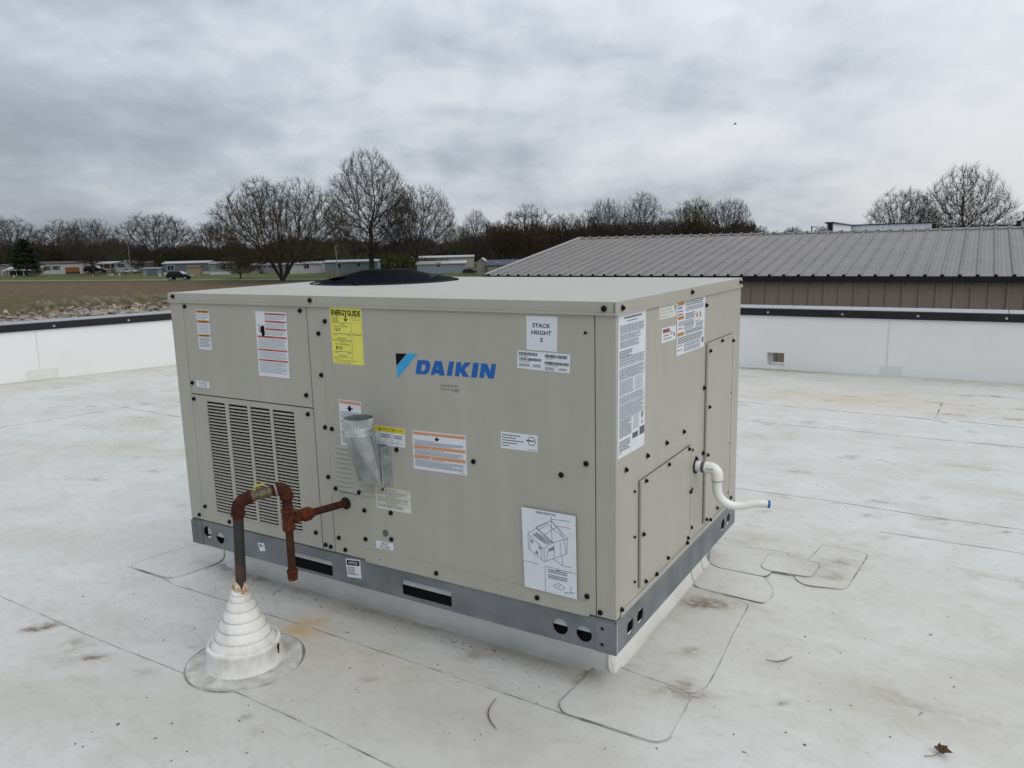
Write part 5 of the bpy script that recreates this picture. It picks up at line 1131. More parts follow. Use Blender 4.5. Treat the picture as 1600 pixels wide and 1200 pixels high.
gr_ = np.random.default_rng(15); vs = []; fs = []
for k in range(520):
    gx, gy = (gr_.uniform(-5.5, 3.0), gr_.uniform(-1.3, 6.2)) if k < 260 else ((gr_.uniform(-2.1, .0), .085-abs(gr_.normal())*.03) if k < 350 else ((.0+abs(gr_.normal())*.05, gr_.uniform(.1, 1.2)) if k < 390 else tuple(np.array(roofp(gr_.uniform(60, 1500), gr_.uniform(880, 1190))))))
    if -1.97 < gx < 0 and .1 < gy < 1.2: continue
    if (gx-PL_A[0])*PL_N[0]+(gy-PL_A[1])*PL_N[1] < .05: continue
    gz = float(sample(zz, gx, gy))+.0005; s_ = gr_.uniform(.0010, .0030)*(1.8 if gr_.random() < .06 else 1); a = gr_.uniform(0, 6.28); e_ = gr_.uniform(1, 3.2); i0 = len(vs)
    u_ = np.array([math.cos(a), math.sin(a), 0])*s_*e_; w_ = np.array([-math.sin(a), math.cos(a), 0])*s_; c_ = np.array([gx, gy, gz])
    vs += [c_-u_, c_+w_, c_+u_, c_-w_, c_+np.array([0, 0, s_*.9])]; fs += [(i0, i0+1, i0+4), (i0+1, i0+2, i0+4), (i0+2, i0+3, i0+4), (i0+3, i0, i0+4)]
mb = MB(); mb.add(vs, fs, 'grit'); o_ = mb.build('grit', kind='stuff', fixn=False); o_['label'] = 'dark grit and leaf crumbs scattered over the roof'; o_['category'] = 'grit'

# ================================================================== metal-roofed building across the gap
barn = empty('metal_building', (-3.0, 18.5, GZ), 'long low building with ribbed grey metal roof and taupe ribbed wall behind the right parapet', 'building')
EA = np.array([-10.474, 15.481]); EBv = np.array([1.418, 15.62]); be = (EBv-EA)/np.linalg.norm(EBv-EA); bn = np.array([-be[1], be[0]])
EZ, RZ, RUN, LEN = .500, 1.385, 5.68, 19.8
def BPt(s_, r_, z): p = EA+be*s_+bn*r_; return (p[0], p[1], z)
def rz(r_): return EZ+(RZ-EZ)*r_/RUN
RIB = .2985
def roof_panel_mesh(w_, run0, run1, zf, last=False):
    # profile across: ribs every RIB with a trapezoid, and two low stiffeners between
    prof = []
    nr = int(round(w_/RIB))
    for k in range(nr):
        x = k*RIB
        prof += [(x-.034, 0), (x-.016, .038), (x+.016, .038), (x+.034, 0), (x+.095, 0), (x+.103, .006), (x+.111, 0), (x+.178, 0), (x+.186, .006), (x+.194, 0)]
    prof.append((nr*RIB-.0355, 0)); return prof
def roof_side(side):
    nP = int(LEN/(RIB*3))
    for i in range(nP):
        mb = MB(); prof = roof_panel_mesh(RIB*3, 0, RUN, rz); s0_ = i*RIB*3+.10
        r0_, r1_ = (-.06, RUN-.10) if side > 0 else (RUN+.10, RUN*2+.06); vs = []; zf = (lambda r_: rz(r_)) if side > 0 else (lambda r_: rz(2*RUN-r_))
        m_ = len(prof)
        for r_ in (r0_, r1_):
            for (x, h) in prof: vs.append(BPt(s0_+x, r_, zf(r_)+h+(.0015 if i % 2 else 0)))
        fs = [(k, k+1, m_+k+1, m_+k) for k in range(m_-1)]
        mb.add(vs, fs, 'barn_roof'); mb.build('roof_panel', barn)
roof_side(1); roof_side(-1)
# screws along the laps
mb = MB(); nP = int(LEN/(RIB*3))
for i in range(nP):
    s0_ = i*RIB*3+.10
    for k in range(26):
        r_ = .1+k*.215; P = np.array(BPt(s0_+.0, r_, rz(r_)+.0385)); mb.box(P-[.008, .008, .0], P+[.008, .008, .007], 'ink_grey')
    for xx in (RIB, 2*RIB, 0):
        for r_ in (.1, 1.5, 3.0, 4.4, 5.4): P = np.array(BPt(s0_+xx+.05, r_, rz(r_))); mb.box(P-[.010, .010, .0], P+[.010, .010, .008], 'ink_mid')
mb.build('roof_screws', barn, kind='stuff')
# ridge cap, formed over each rib
mb = MB()
ns = int(LEN/RIB)
for k in range(ns+1):
    s_ = k*RIB+.10
    for side in (1, -1):
        r_ = lambda d: RUN-side*d
        v = []
        for d, h in ((0, .055), (.14, .044), (.145, .012)):
            for x in (s_-.035, s_+.035): v.append(BPt(x, r_(d), RZ-(RZ-EZ)/RUN*d+h+.012))
        mb.add(v, [(0, 1, 3, 2), (2, 3, 5, 4)], 'barn_roof')
        v = []
        for d, h in ((0, .030), (.13, .022), (.135, .002)):
            for x in (s_+.035, s_+RIB-.035): v.append(BPt(x, r_(d), RZ-(RZ-EZ)/RUN*d+h+.008))
        mb.add(v, [(0, 1, 3, 2), (2, 3, 5, 4)], 'barn_roof')
mb.build('ridge_cap', barn)
# rake trim at the left gable, eave trim, gable wall
def bar(p0, p1, w_, h, mat, name):
    mb = MB(); p0 = np.array(p0); p1 = np.array(p1); d = p1-p0; d /= np.linalg.norm(d); s_ = np.cross(d, up); s_ /= np.linalg.norm(s_); n_ = np.cross(s_, d)
    v = [p+s_*a*w_/2+n_*b_*h/2 for p in (p0, p1) for a, b_ in ((-1, -1), (1, -1), (1, 1), (-1, 1))]
    mb.add(v, [(0, 1, 2, 3), (4, 5, 6, 7), (0, 1, 5, 4), (1, 2, 6, 5), (2, 3, 7, 6), (3, 0, 4, 7)], mat); return mb.build(name, barn)
bar(BPt(.03, -.06, EZ+.02), BPt(.03, RUN, RZ+.03), .12, .05, 'barn_trim', 'rake_trim'); bar(BPt(.03, RUN, RZ+.03), BPt(.03, 2*RUN+.06, EZ+.02), .12, .05, 'barn_trim', 'rake_trim')
mb = MB(); a = np.array(BPt(-.08, -.055, EZ-.115)); b_ = BPt(LEN, -.055, EZ-.115)
v = [BPt(-.08, -.056, EZ-.115), BPt(LEN, -.056, EZ-.115), BPt(LEN, -.056, EZ-.004), BPt(-.08, -.056, EZ-.004), BPt(-.08, .06, EZ-.115), BPt(LEN, .06, EZ-.115), BPt(LEN, .06, EZ-.004), BPt(-.08, .06, EZ-.004)]
mb.add(v, [(0, 1, 2, 3), (4, 5, 6, 7), (0, 1, 5, 4), (1, 2, 6, 5), (2, 3, 7, 6), (3, 0, 4, 7)], 'black_coping'); mb.build('eave_trim', barn)
for k in range(ns+1):
    s_ = k*RIB+.10; mb = MB(); v = []
    for r_ in (-.064, -.04):
        for x, h in ((-.038, -.003), (-.018, .040), (.018, .040), (.038, -.003)): v.append(BPt(s_+x, r_, EZ+h-.005))
    mb.add(v, [(0, 1, 2, 3), (4, 5, 6, 7), (0, 1, 5, 4), (1, 2, 6, 5), (2, 3, 7, 6)], 'ink_black')
    mb.build('rib_closure', barn)
for i in range(int(LEN/(RIB*3))):
    mb = MB(); prof = []
    for k in range(3):
        x = k*RIB; prof += [(x-.030, 0), (x-.012, .032), (x+.012, .032), (x+.030, 0), (x+.10, 0), (x+.108, .003), (x+.116, 0), (x+.185, 0), (x+.193, .003), (x+.201, 0)]
    prof.append((3*RIB-.0315, 0)); m_ = len(prof); s0_ = i*RIB*3+.02
    vs = [BPt(s0_+x, .08-h-(.0015 if i % 2 else 0), z_) for z_ in (GZ, EZ-.118) for x, h in prof]; mb.add(vs, [(k, k+1, m_+k+1, m_+k) for k in range(m_-1)], 'barn_wall'); mb.build('wall_panel', barn)
mb = MB(); mb.add([BPt(.02, .09, GZ), BPt(.02, 2*RUN, GZ), BPt(.02, 2*RUN, EZ-.05), BPt(.02, RUN, RZ-.05), BPt(.02, .09, EZ-.05)], [(0, 1, 2, 3, 4)], 'barn_wall'); mb.add([BPt(LEN, .09, GZ), BPt(LEN, 2*RUN, GZ), BPt(LEN, 2*RUN, EZ-.05), BPt(LEN, RUN, RZ-.05), BPt(LEN, .09, EZ-.05)], [(0, 1, 2, 3, 4)], 'barn_wall')
mb.add([BPt(.02, 2*RUN, GZ), BPt(LEN, 2*RUN, GZ), BPt(LEN, 2*RUN, EZ-.05), BPt(.02, 2*RUN, EZ-.05)], [(0, 1, 2, 3)], 'barn_wall'); mb.build('gable_wall', barn)

# ================================================================== far things
def dirpt(x, dist, z=GZ):
    """point on the bearing of picture column x (at the horizon) at a given distance"""
    d = ray(x, 376-(x-800)*.0245); d = d[:2]/np.linalg.norm(d[:2]); p = CAM[:2]+d*dist; return np.array([p[0], p[1], z])
def zat(x, y, dist):
    d = ray(x, y); return CAM[2]+d[2]*dist/np.linalg.norm(d[:2])
com = empty('commercial_building', tuple(dirpt(1400, 60)), 'white metal commercial building whose dark-edged parapet shows above the grey ridge', 'building')
def wseg(xa, da, xb, db, ya, th, name, mat='white_steel', ribs=False, top='black_coping'):
    A = dirpt(xa, da); B = dirpt(xb, db); zt_ = zat(xa, ya, da); d = (B-A); L_ = np.linalg.norm(d[:2]); d = d/L_; n_ = np.array([-d[1], d[0], 0])
    mb = MB()
    v = [A, B, B+n_*th, A+n_*th]; v += [p+np.array([0, 0, zt_-GZ]) for p in v]; mb.add(v, [(0, 1, 2, 3), (4, 5, 6, 7), (0, 1, 5, 4), (1, 2, 6, 5), (2, 3, 7, 6), (3, 0, 4, 7)], mat); mb.build(name, com)
    if ribs:
        k = .15
        while k < L_-.1:
            P = A+d*k-n_*.04; mb = MB(); q4 = [P-d*.05, P+d*.05, P+d*.05+n_*.06, P-d*.05+n_*.06]; q4 = [p+np.array([0, 0, zt_-1.2-GZ]) for p in q4]+[p+np.array([0, 0, zt_-.02-GZ]) for p in q4]
            mb.add(q4, [(0, 1, 5, 4), (1, 2, 6, 5), (3, 0, 4, 7)], mat); mb.build('wall_rib', com); k += .42
    mb = MB(); v = [A-n_*.08-d*.05, B-n_*.08+d*.05, B+n_*(th+.08)+d*.05, A+n_*(th+.08)-d*.05]; v = [p+np.array([0, 0, zt_-GZ-.02]) for p in v]+[p+np.array([0, 0, zt_-GZ+.045]) for p in v]
    mb.add(v, [(0, 1, 2, 3), (4, 5, 6, 7), (0, 1, 5, 4), (1, 2, 6, 5), (2, 3, 7, 6), (3, 0, 4, 7)], top); mb.build('coping', com)
    return A, zt_
wseg(1299.5, 42, 1330, 61, 348.2, .25, 'parapet'); wseg(1330, 61, 1458, 58, 352.2, .3, 'parapet', ribs=True)
wseg(1462, 58, 1590, 54, 355.6, .3, 'parapet'); wseg(1594, 54, 1700, 52, 345, .3, 'parapet', ribs=True)
for x_, d_, y_ in ((1297.3, 41.8, 348.6), (1459, 57.6, 349.2), (1591, 53.6, 345)):
    A = dirpt(x_, d_); zt_ = zat(x_, y_, d_); mb = MB(); w_ = .06+.001*d_; mb.box((A[0]-w_, A[1]-w_, GZ), (A[0]+w_, A[1]+w_, zt_), 'black_coping'); mb.build('corner_trim', com)

def face_frame(x0, x1, yb):
    """wall line facing the camera between two picture columns, standing on the ground"""
    a = groundp(x0, yb); b_ = groundp(x1, yb+(x1-x0)*(-.0245)); return np.array([a[0], a[1], GZ]), np.array([b_[0], b_[1], GZ])
def house(name, x0, x1, yb, yt, wall, roofm, lab, cat='mobile home', depth=4.5, rise=.5, wins=(), doors=(), skirt=None, gable_front=False, porch=None, over=.25, group=None):
    A, B = face_frame(x0, x1, yb); d = B-A; L_ = np.linalg.norm(d); d = d/L_; n_ = np.array([-d[1], d[0], 0]);
    if n_@(A-np.append(CAM[:2], GZ)) < 0: n_ = -n_
    dist = np.linalg.norm((A+B)[:2]/2-CAM[:2]); H = zat((x0+x1)/2, yt, dist)-GZ; pp = 1/FPX*dist
    e_ = empty(name, tuple((A+B)/2+n_*depth/2), lab, cat, group)
    def bx(u0, u1, v0, v1, z0, z1, mat, nm, par=e_):
        mb = MB(); v = [A+d*u+n_*w2+np.array([0, 0, z]) for z in (z0, z1) for u, w2 in ((u0, v0), (u1, v0), (u1, v1), (u0, v1))]
        mb.add(v, [(0, 1, 2, 3), (4, 5, 6, 7), (0, 1, 5, 4), (1, 2, 6, 5), (2, 3, 7, 6), (3, 0, 4, 7)], mat); return mb.build(nm, par)
    hw = H-rise
    wl_ = bx(0, L_, 0, depth, 0, hw, wall, 'wall')
    mb = MB()
    if gable_front:
        v = [(-over, -over, hw), (L_/2, -over, H), (L_+over, -over, hw), (-over, depth+over, hw), (L_/2, depth+over, H), (L_+over, depth+over, hw)]
        v += [(a, b2_, c2-.14) for a, b2_, c2 in v]
        mb.add([A+d*a+n_*b2_+np.array([0, 0, c2]) for a, b2_, c2 in v], [(0, 1, 4, 3), (1, 2, 5, 4), (0, 1, 7, 6), (1, 2, 8, 7), (3, 4, 10, 9), (4, 5, 11, 10), (0, 3, 9, 6), (2, 5, 11, 8), (6, 7, 10, 9), (7, 8, 11, 10)], roofm); mb.build('roof', e_)
        mb = MB(); mb.add([A+np.array([0, 0, hw])-n_*.01, B+np.array([0, 0, hw])-n_*.01, A+d*L_/2+np.array([0, 0, H-.05])-n_*.01], [(0, 1, 2)], wall); mb.build('gable', e_)
    else:
        v = [(-over, -over, hw), (L_+over, -over, hw), (L_+over, depth/2, H), (-over, depth/2, H), (L_+over, depth+over, hw), (-over, depth+over, hw)]
        v += [(a, b2_, c2-.16) for a, b2_, c2 in v]
        mb.add([A+d*a+n_*b2_+np.array([0, 0, c2]) for a, b2_, c2 in v], [(0, 1, 2, 3), (3, 2, 4, 5), (0, 1, 7, 6), (1, 2, 8, 7), (2, 4, 10, 8), (0, 3, 9, 6), (3, 5, 11, 9), (6, 7, 8, 9), (9, 8, 10, 11)], roofm); mb.build('roof', e_)
    if skirt: bx(-.03, L_+.03, -.05, 0, 0, .75, skirt, 'skirting')
    for (px, w_, h_, zc2, shut) in wins:
        u = (px-x0)/(x1-x0)*L_; fr = bx(u-w_/2-.08, u+w_/2+.08, -.07, 0, zc2-h_/2-.08, zc2+h_/2+.08, 'trim_white', 'window')
        bx(u-w_/2, u-.03, -.09, -.07, zc2-h_/2, zc2+h_/2, 'window_glass', 'pane', fr); bx(u+.03, u+w_/2, -.09, -.07, zc2-h_/2, zc2+h_/2, 'window_glass', 'pane', fr)
        if shut:
            bx(u-w_/2-.50, u-w_/2-.10, -.08, 0, zc2-h_/2, zc2+h_/2, 'shutter_dark', 'shutter'); bx(u+w_/2+.10, u+w_/2+.50, -.08, 0, zc2-h_/2, zc2+h_/2, 'shutter_dark', 'shutter')
    for (p0_, p1_, zt2, mat, nm) in doors:
        u0 = (p0_-x0)/(x1-x0)*L_; u1 = (p1_-x0)/(x1-x0)*L_; bx(u0, u1, -.10, 0, .0, zt2, mat, nm)
    if porch:
        p0_, p1_, mat, rm = porch; u0 = (p0_-x0)/(x1-x0)*L_; u1 = (p1_-x0)/(x1-x0)*L_
        bx(u0, u1, -2.2, -.1, 0, .5, mat, 'porch_deck'); bx(u0-.2, u1+.2, -2.4, -.1, hw-.35, hw-.15, rm, 'porch_roof'); bx(u0, u1, -2.2, -2.1, .5, 1.3, mat, 'porch_railing')
        for u in (u0, (u0+u1)/2-.05, u1-.1): bx(u, u+.1, -2.2, -2.1, .5, hw-.35, 'trim_white', 'porch_post')
    return e_
house('house', -22, 27, 431.5, 413, 'siding_taupe', 'shingle_dark', 'grey house at the far left edge, behind the dark evergreen', 'house', depth=9, rise=1.6, gable_front=True, wins=((-8, 1.1, 1.2, 1.7, 0), (12, .9, 1.2, 1.9, 0)))
house('mobile_home', 57, 128, 429, 408.5, 'siding_white', 'shingle_dark', 'white mobile home with two dark-shuttered windows and an orange wooden porch front', rise=.55, wins=((75, 1.2, 1.2, 1.9, 1), (89, 1.2, 1.2, 1.9, 1), (62, .8, .8, 2.0, 0)), doors=((103, 125, 2.0, 'wood_orange', 'garage_door'), (103, 125, 0.5, 'shingle_brown', 'ramp')), depth=5)
house('mobile_home', 129, 147, 427, 409, 'siding_cream', 'shingle_dark', 'small cream mobile home between the white one and the big dark trunk', depth=8, rise=.9, gable_front=True, doors=((139, 142, 2.1, 'door_tan', 'door'),))
house('mobile_home', 147, 182, 426, 408.8, 'siding_cream', 'roof_white', 'cream mobile home with a brown railed porch right of the big trunk', rise=.4, wins=((152, 1, 1, 1.9, 0), (178, .9, 1, 1.9, 0)), porch=(158, 179, 'wood_tan', 'roof_white'), depth=6)
house('mobile_home', 182, 210, 425.5, 406.8, 'siding_white', 'roof_white', 'bright white gable-ended mobile home left of the blue-grey shed', depth=12, rise=1.2, gable_front=True, wins=((190, 1.3, 1.1, 2.1, 1),))
house('mobile_home', 211, 236, 424, 407.5, 'siding_cream', 'roof_white', 'pale mobile home half hidden behind the blue-grey shed', depth=6, rise=.6)
house('house', 226, 256, 425, 409.5, 'siding_grey', 'shingle_brown', 'low house with a red-brown roof behind the blue-grey shed', 'house', depth=7, rise=1.8)
house('shed', 224, 252, 431, 418, 'siding_blue', 'siding_blue', 'blue-grey metal shed standing in front of the red-brown roof', 'shed', depth=3.5, rise=.2, doors=((230, 246, 1.7, 'siding_slate', 'door'),))
house('mobile_home', 256, 327, 430, 408, 'siding_slate', 'roof_white', 'slate-grey mobile home with white skirting, white twin window and tan garage door', rise=.45, wins=((268, 1.7, 1.3, 1.9, 0),), skirt='siding_white', depth=5)
house('shed', 292, 312, 430.6, 415, 'door_tan', 'shingle_brown', 'tan boxy shed with brown roof in front of the slate-grey mobile home', 'shed', depth=2.4, rise=.35, over=.15)
house('mobile_home', 328, 362, 429.5, 409, 'siding_grey', 'siding_grey', 'light grey mobile home with one white window and white skirting', rise=.4, wins=((350, 1.1, 1.2, 1.9, 0),), skirt='siding_white', depth=5)
house('mobile_home', 392, 446, 428, 411, 'siding_grey', 'roof_white', 'grey mobile home seen behind the spreading many-limbed tree', rise=.4, wins=((405, 1.1, 1.1, 1.8, 0), (425, 1.1, 1.1, 1.8, 0)), depth=5)
house('mobile_home', 453, 502, 428, 409, 'siding_white', 'roof_white', 'white mobile home just left of the thin pole behind the fan guard', rise=.4, wins=((480, 1.2, 1.1, 1.8, 0),), depth=5)
house('mobile_home', 508, 590, 427.5, 406, 'siding_blue', 'roof_white', 'pale blue-grey mobile home behind the black fan guard', rise=.4, wins=((561, .9, .9, 1.9, 0), (530, 1.1, 1.1, 1.8, 0)), depth=5)
house('mobile_home', 652, 728, 428, 408, 'siding_blue', 'roof_white', 'light blue mobile home with a single dark window right of the fan guard', rise=.5, wins=((686, 1.0, 1.0, 1.9, 0),), depth=5)
house('mobile_home', 640, 740, 420, 399.5, 'siding_cream', 'roof_white', 'cream mobile home showing above the light blue one', rise=.4, depth=5)
gs = house('shed', 745, 762, 429, 403.5, 'siding_taupe', 'roof_white', 'taupe gabled shed with navy roof beside the left end of the metal roof', 'shed', depth=9, rise=1.0, gable_front=True)
house('house', 762, 850, 429, 405.5, 'siding_taupe', 'roof_navy', 'long taupe building with navy roof running behind the left end of the metal roof', 'house', rise=1.0, depth=5, wins=((778, .5, 1.2, 1.8, 0),))
# canopy tent and small white kiosk at the left
A, B = face_frame(3, 38, 431.5); tent = empty('canopy_tent', tuple((A+B)/2), 'white canopy tent with open dark front, left of the evergreen', 'tent')
d = (B-A); L_ = np.linalg.norm(d); d /= L_; n_ = np.array([-d[1], d[0], 0]); n_ = n_ if n_@A > 0 else -n_
mb = MB(); v = [A+d*a+n_*b2_+np.array([0, 0, c2]) for a, b2_, c2 in ((0, 0, 1.5), (L_, 0, 1.5), (L_, 4, 1.5), (0, 4, 1.5), (1.5, 2, 2.6), (L_-2.5, 2, 2.6))]; mb.add(v, [(0, 1, 5, 4), (1, 2, 5), (2, 3, 4, 5), (3, 0, 4), (0, 1, 2, 3)], 'siding_white'); mb.build('canopy', tent)
for a in (0.1, L_*.33, L_*.66, L_-.1):
    mb = MB(); P = A+d*a; mb.tube([P, P+np.array([0, 0, 1.5])], .07, 'trim_white', 6); mb.build('post', tent)
mb = MB(); v = [A+d*a+n_*3.8+np.array([0, 0, c2]) for a, c2 in ((0, 0), (L_, 0), (L_, 1.5), (0, 1.5))]; mb.add(v, [(0, 1, 2, 3)], 'shutter_dark'); mb.build('back_sheet', tent)
house('kiosk', 43, 61, 432, 422.5, 'siding_cream', 'roof_white', 'small pale box trailer at the foot of the evergreen', 'trailer', depth=2.5, rise=.15, over=.05)

def car(x, yb, length_px, mat, lab, cat='car', suv=True, flip=False):
    c_ = groundp(x, yb); c_ = np.array([c_[0], c_[1], GZ+.03]); dist = np.linalg.norm(c_[:2]-CAM[:2]); d = np.array([_r0[0], _r0[1], 0])*(-1 if flip else 1); n_ = np.array([-d[1], d[0], 0])
    s_ = (length_px*dist/FPX)/4.6
    e_ = empty('parked_car', tuple(c_), lab, cat)
    prof = [(-2.3, .45), (-2.3, 1.0), (-2.15, 1.12), (-1.9, 1.62), (-1.7, 1.70), (.35, 1.68), (1.0, 1.14), (2.0, 1.0), (2.28, .78), (2.3, .45)] if suv else [(-2.3, .4), (-2.3, .9), (-1.6, 1.0), (-1.1, 1.38), (.2, 1.40), (.9, .98), (2.0, .86), (2.3, .66), (2.3, .4)]
    def ext(pr, w_, mat_, nm, off=0):
        mb = MB(); m_ = len(pr); v = [c_+d*a*s_+n_*sg*w_*s_+np.array([0, 0, z*s_]) for sg in (-1, 1) for a, z in pr]
        mb.add(v, [tuple(range(m_)), tuple(range(2*m_-1, m_-1, -1))]+[(k, (k+1) % m_, m_+(k+1) % m_, m_+k) for k in range(m_)], mat_); return mb.build(nm, e_)
    ext(prof, .88, mat, 'body')
    gl = [(-1.95, 1.15), (-1.75, 1.58), (.30, 1.58), (.80, 1.16)] if suv else [(-1.35, 1.02), (-1.0, 1.30), (.15, 1.32), (.62, 1.02)]
    ext(gl, .895, 'window_glass', 'side_windows')
    ws = [(.42, 1.66), (.98, 1.20), (1.02, 1.17), (.44, 1.70)] if suv else [(.25, 1.38), (.85, 1.0), (.88, 1.03), (.27, 1.42)]
    ext(ws, .76, 'car_silver', 'windscreen')
    for a in (-1.45, 1.45):
        for sg in (-1, 1):
            mb = MB(); P = c_+d*a*s_+n_*sg*.80*s_+np.array([0, 0, .36*s_]); mb.lathe(P, n_*sg, [(0, .36*s_), (.12*s_, .36*s_)], 'tyre', 16); w_ = mb.build('wheel', e_)
            mb = MB(); mb.lathe(P+n_*sg*.121*s_, n_*sg, [(0, .2*s_), (.01, .2*s_)], 'rim_grey', 10); mb.build('rim', w_)
    mb = MB(); P = c_+d*2.29*s_; mb.box(P+np.array([-.1, -.6, .68*s_]), P+np.array([.1, .6, .82*s_]), 'lamp_clear'); mb.build('headlight', e_)
    return e_
car(281, 437.5, 33, 'car_black', 'black sport utility car driving on the road in front of the slate-grey home', 'car')
car(150, 427.3, 28, 'car_black', 'black car parked at the foot of the big dark trunk', 'car')
car(202, 427, 20, 'car_white', 'white sedan parked before the bright white mobile home', 'car', suv=False)
car(735, 429, 24, 'car_black', 'dark car parked between the light blue home and the taupe shed', 'car')
# poles
def pole(x, yb, yt, lab, r_=.07, arm=False, dist=None):
    c_ = groundp(x, yb) if dist is None else dirpt(x, dist)[:2]; dist = np.linalg.norm(c_-CAM[:2]); zt_ = zat(x, yt, dist)
    e_ = empty('light_pole', (c_[0], c_[1], GZ), lab, 'pole'); mb = MB(); mb.tube([(c_[0], c_[1], GZ), (c_[0], c_[1], zt_)], [r_*1.3, r_], 'pole_grey', 8); mb.build('shaft', e_)
    mb = MB(); mb.tube([(c_[0], c_[1], zt_-.1), (c_[0]+.5*_r0[0], c_[1]+.5*_r0[1], zt_+.02)], .05, 'pole_grey', 6); mb.box((c_[0]-.08, c_[1]-.08, zt_-.1), (c_[0]+.08, c_[1]+.08, zt_+.06), 'pole_grey'); mb.build('lamp_head', e_)
pole(528, 441, 384, 'thin pale pole rising just left of the black fan guard', .08)
pole(205, 429, 376, 'thin pale pole left of the blue-grey shed', .08)
pole(1268, 0, 354, 'thin pole poking above the metal ridge left of the white parapet', .07, dist=90)
for x_, y_, w_, lab, mt in ((173, 431, 8, 'low pale concrete block on the verge, nearest the white sedan', 'roof_white'), (146, 432, 1.3, 'short yellow marker post on the verge below the black parked car', 'yellow_handle'), (22, 434, 1.5, 'slim white post in front of the canopy tent', 'trim_white'), (250, 432, 2, 'short white post beside the blue-grey shed', 'trim_white'), (187, 431, 1.8, 'short pale post right of the concrete block', 'trim_white')):
    c_ = groundp(x_, y_); s_ = np.linalg.norm(c_-CAM[:2])/FPX; mb = MB(); hh = 2.5*s_ if w_ > 5 else 3.5*s_
    mb.box((c_[0]-w_*s_/2, c_[1]-w_*s_/4, GZ), (c_[0]+w_*s_/2, c_[1]+w_*s_/4, GZ+hh), mt); o_ = mb.build('marker_post' if w_ < 5 else 'concrete_block', org=(c_[0], c_[1], GZ), bevel=.05); o_['label'] = lab; o_['category'] = 'post' if w_ < 5 else 'block'

# ------------------------------------------------------------------ ground, road
mb = MB(); mb.add([(-2500, -2500, GZ), (2500, -2500, GZ), (2500, 2500, GZ), (-2500, 2500, GZ)], [(0, 1, 2, 3)], 'field_ground'); o_ = mb.build('ground'); o_['kind'] = 'structure'
mb = MB(); P0r = RA-rd*250; P1r = RA+rd*420; hw_ = 2.6
mb.add([tuple(P0r-rnv*hw_)+(GZ+.02,), tuple(P1r-rnv*hw_)+(GZ+.02,), tuple(P1r+rnv*hw_)+(GZ+.02,), tuple(P0r+rnv*hw_)+(GZ+.02,)], [(0, 1, 2, 3)], 'asphalt'); o_ = mb.build('road'); o_['kind'] = 'structure'

# dirt heaps
def mound(x, yb, wpx, hpx, lab, seed):
    c_ = groundp(x, yb); dist = np.linalg.norm(c_-CAM[:2]); W_ = wpx*dist/FPX/2*1.2; H_ = hpx*dist/FPX*.80; n = 26; r_ = np.random.default_rng(seed)
    g_ = np.linspace(-1, 1, n); X_, Y_ = np.meshgrid(g_, g_); rr_ = np.sqrt(X_**2+Y_**2); h = np.clip(1-rr_**2, 0, None)**1.3*H_*(.65+.9*fbm(X_*2, Y_*2, 1, seed))+(-.2)*(rr_ > .98)
    h += (fbm(X_*6, Y_*6, 1, seed+40)-.5)*.55*H_*(rr_ < .95)
    dx, dy = _r0[0], _r0[1]
    P = [(c_[0]+W_*(a*dx-b_*dy*.8), c_[1]+W_*(a*dy+b_*dx*.8), GZ+z-.05) for a, b_, z in zip(X_.ravel(), Y_.ravel(), h.ravel())]
    i_ = np.arange(n*n).reshape(n, n); fs = np.stack([i_[:-1, :-1], i_[:-1, 1:], i_[1:, 1:], i_[1:, :-1]], -1).reshape(-1, 4).tolist()
    mb = MB(); mb.add(P, fs, 'dirt'); o_ = mb.build('dirt_mound', org=(c_[0], c_[1], GZ), smooth=True); o_['label'] = lab; o_['category'] = 'mound'; o_['group'] = 'dirt mounds beyond the parapet'
for i, a in enumerate(((67, 486, 46, 17, 'grassy dirt mound nearest the left edge, lowest of the row'), (108, 482, 36, 16, 'long tan mound just right of the leftmost mound'), (140, 480, 42, 17, 'third mound from the left, rounded with brown scrub'), (172, 477, 30, 13, 'reddish dirt mound in the middle of the row'),
                       (198, 475, 26, 13, 'small peaked mound right of the reddish one'), (218, 470, 30, 12, 'pale-topped mound, second from the unit corner'), (246, 468, 34, 10, 'flat green mound closest to the unit corner'), (38, 482, 18, 6, 'very low mound at the far left'), (165, 470, 60, 7, 'low ridge of dirt behind the other mounds'))): mound(*a, seed=100+i)
# broken stone along the foot of the bank
def rock_mesh(seed):
    bm = bmesh.new(); bmesh.ops.create_icosphere(bm, subdivisions=1, radius=1); r_ = random.Random(seed)
    for v in bm.verts: v.co *= r_.uniform(.6, 1.15)
    for k in range(3):
        no = Vector((r_.uniform(-1, 1), r_.uniform(-1, 1), r_.uniform(-1, 1))).normalized()
        bmesh.ops.bisect_plane(bm, geom=bm.verts[:]+bm.edges[:]+bm.faces[:], plane_co=no*.55, plane_no=no, clear_outer=True)
        bmesh.ops.contextual_create(bm, geom=[e_ for e_ in bm.edges if e_.is_boundary])
    bmesh.ops.triangulate(bm, faces=bm.faces[:])
    me_ = bpy.data.meshes.new('stone'); bm.to_mesh(me_); bm.free(); me_.materials.append(MATS['stone']); return me_
RM = [rock_mesh(i) for i in range(7)]
RV = [(np.array([v.co[:] for v in m_.vertices]), [tuple(p.vertices) for p in m_.polygons]) for m_ in RM]
def top_line(x): return np.interp(x, [-40, 0, 60, 100, 150, 210, 275, 330], [499, 498, 494, 489, 483, 480, 482, 480])
mb = MB(); rr2 = random.Random(5)
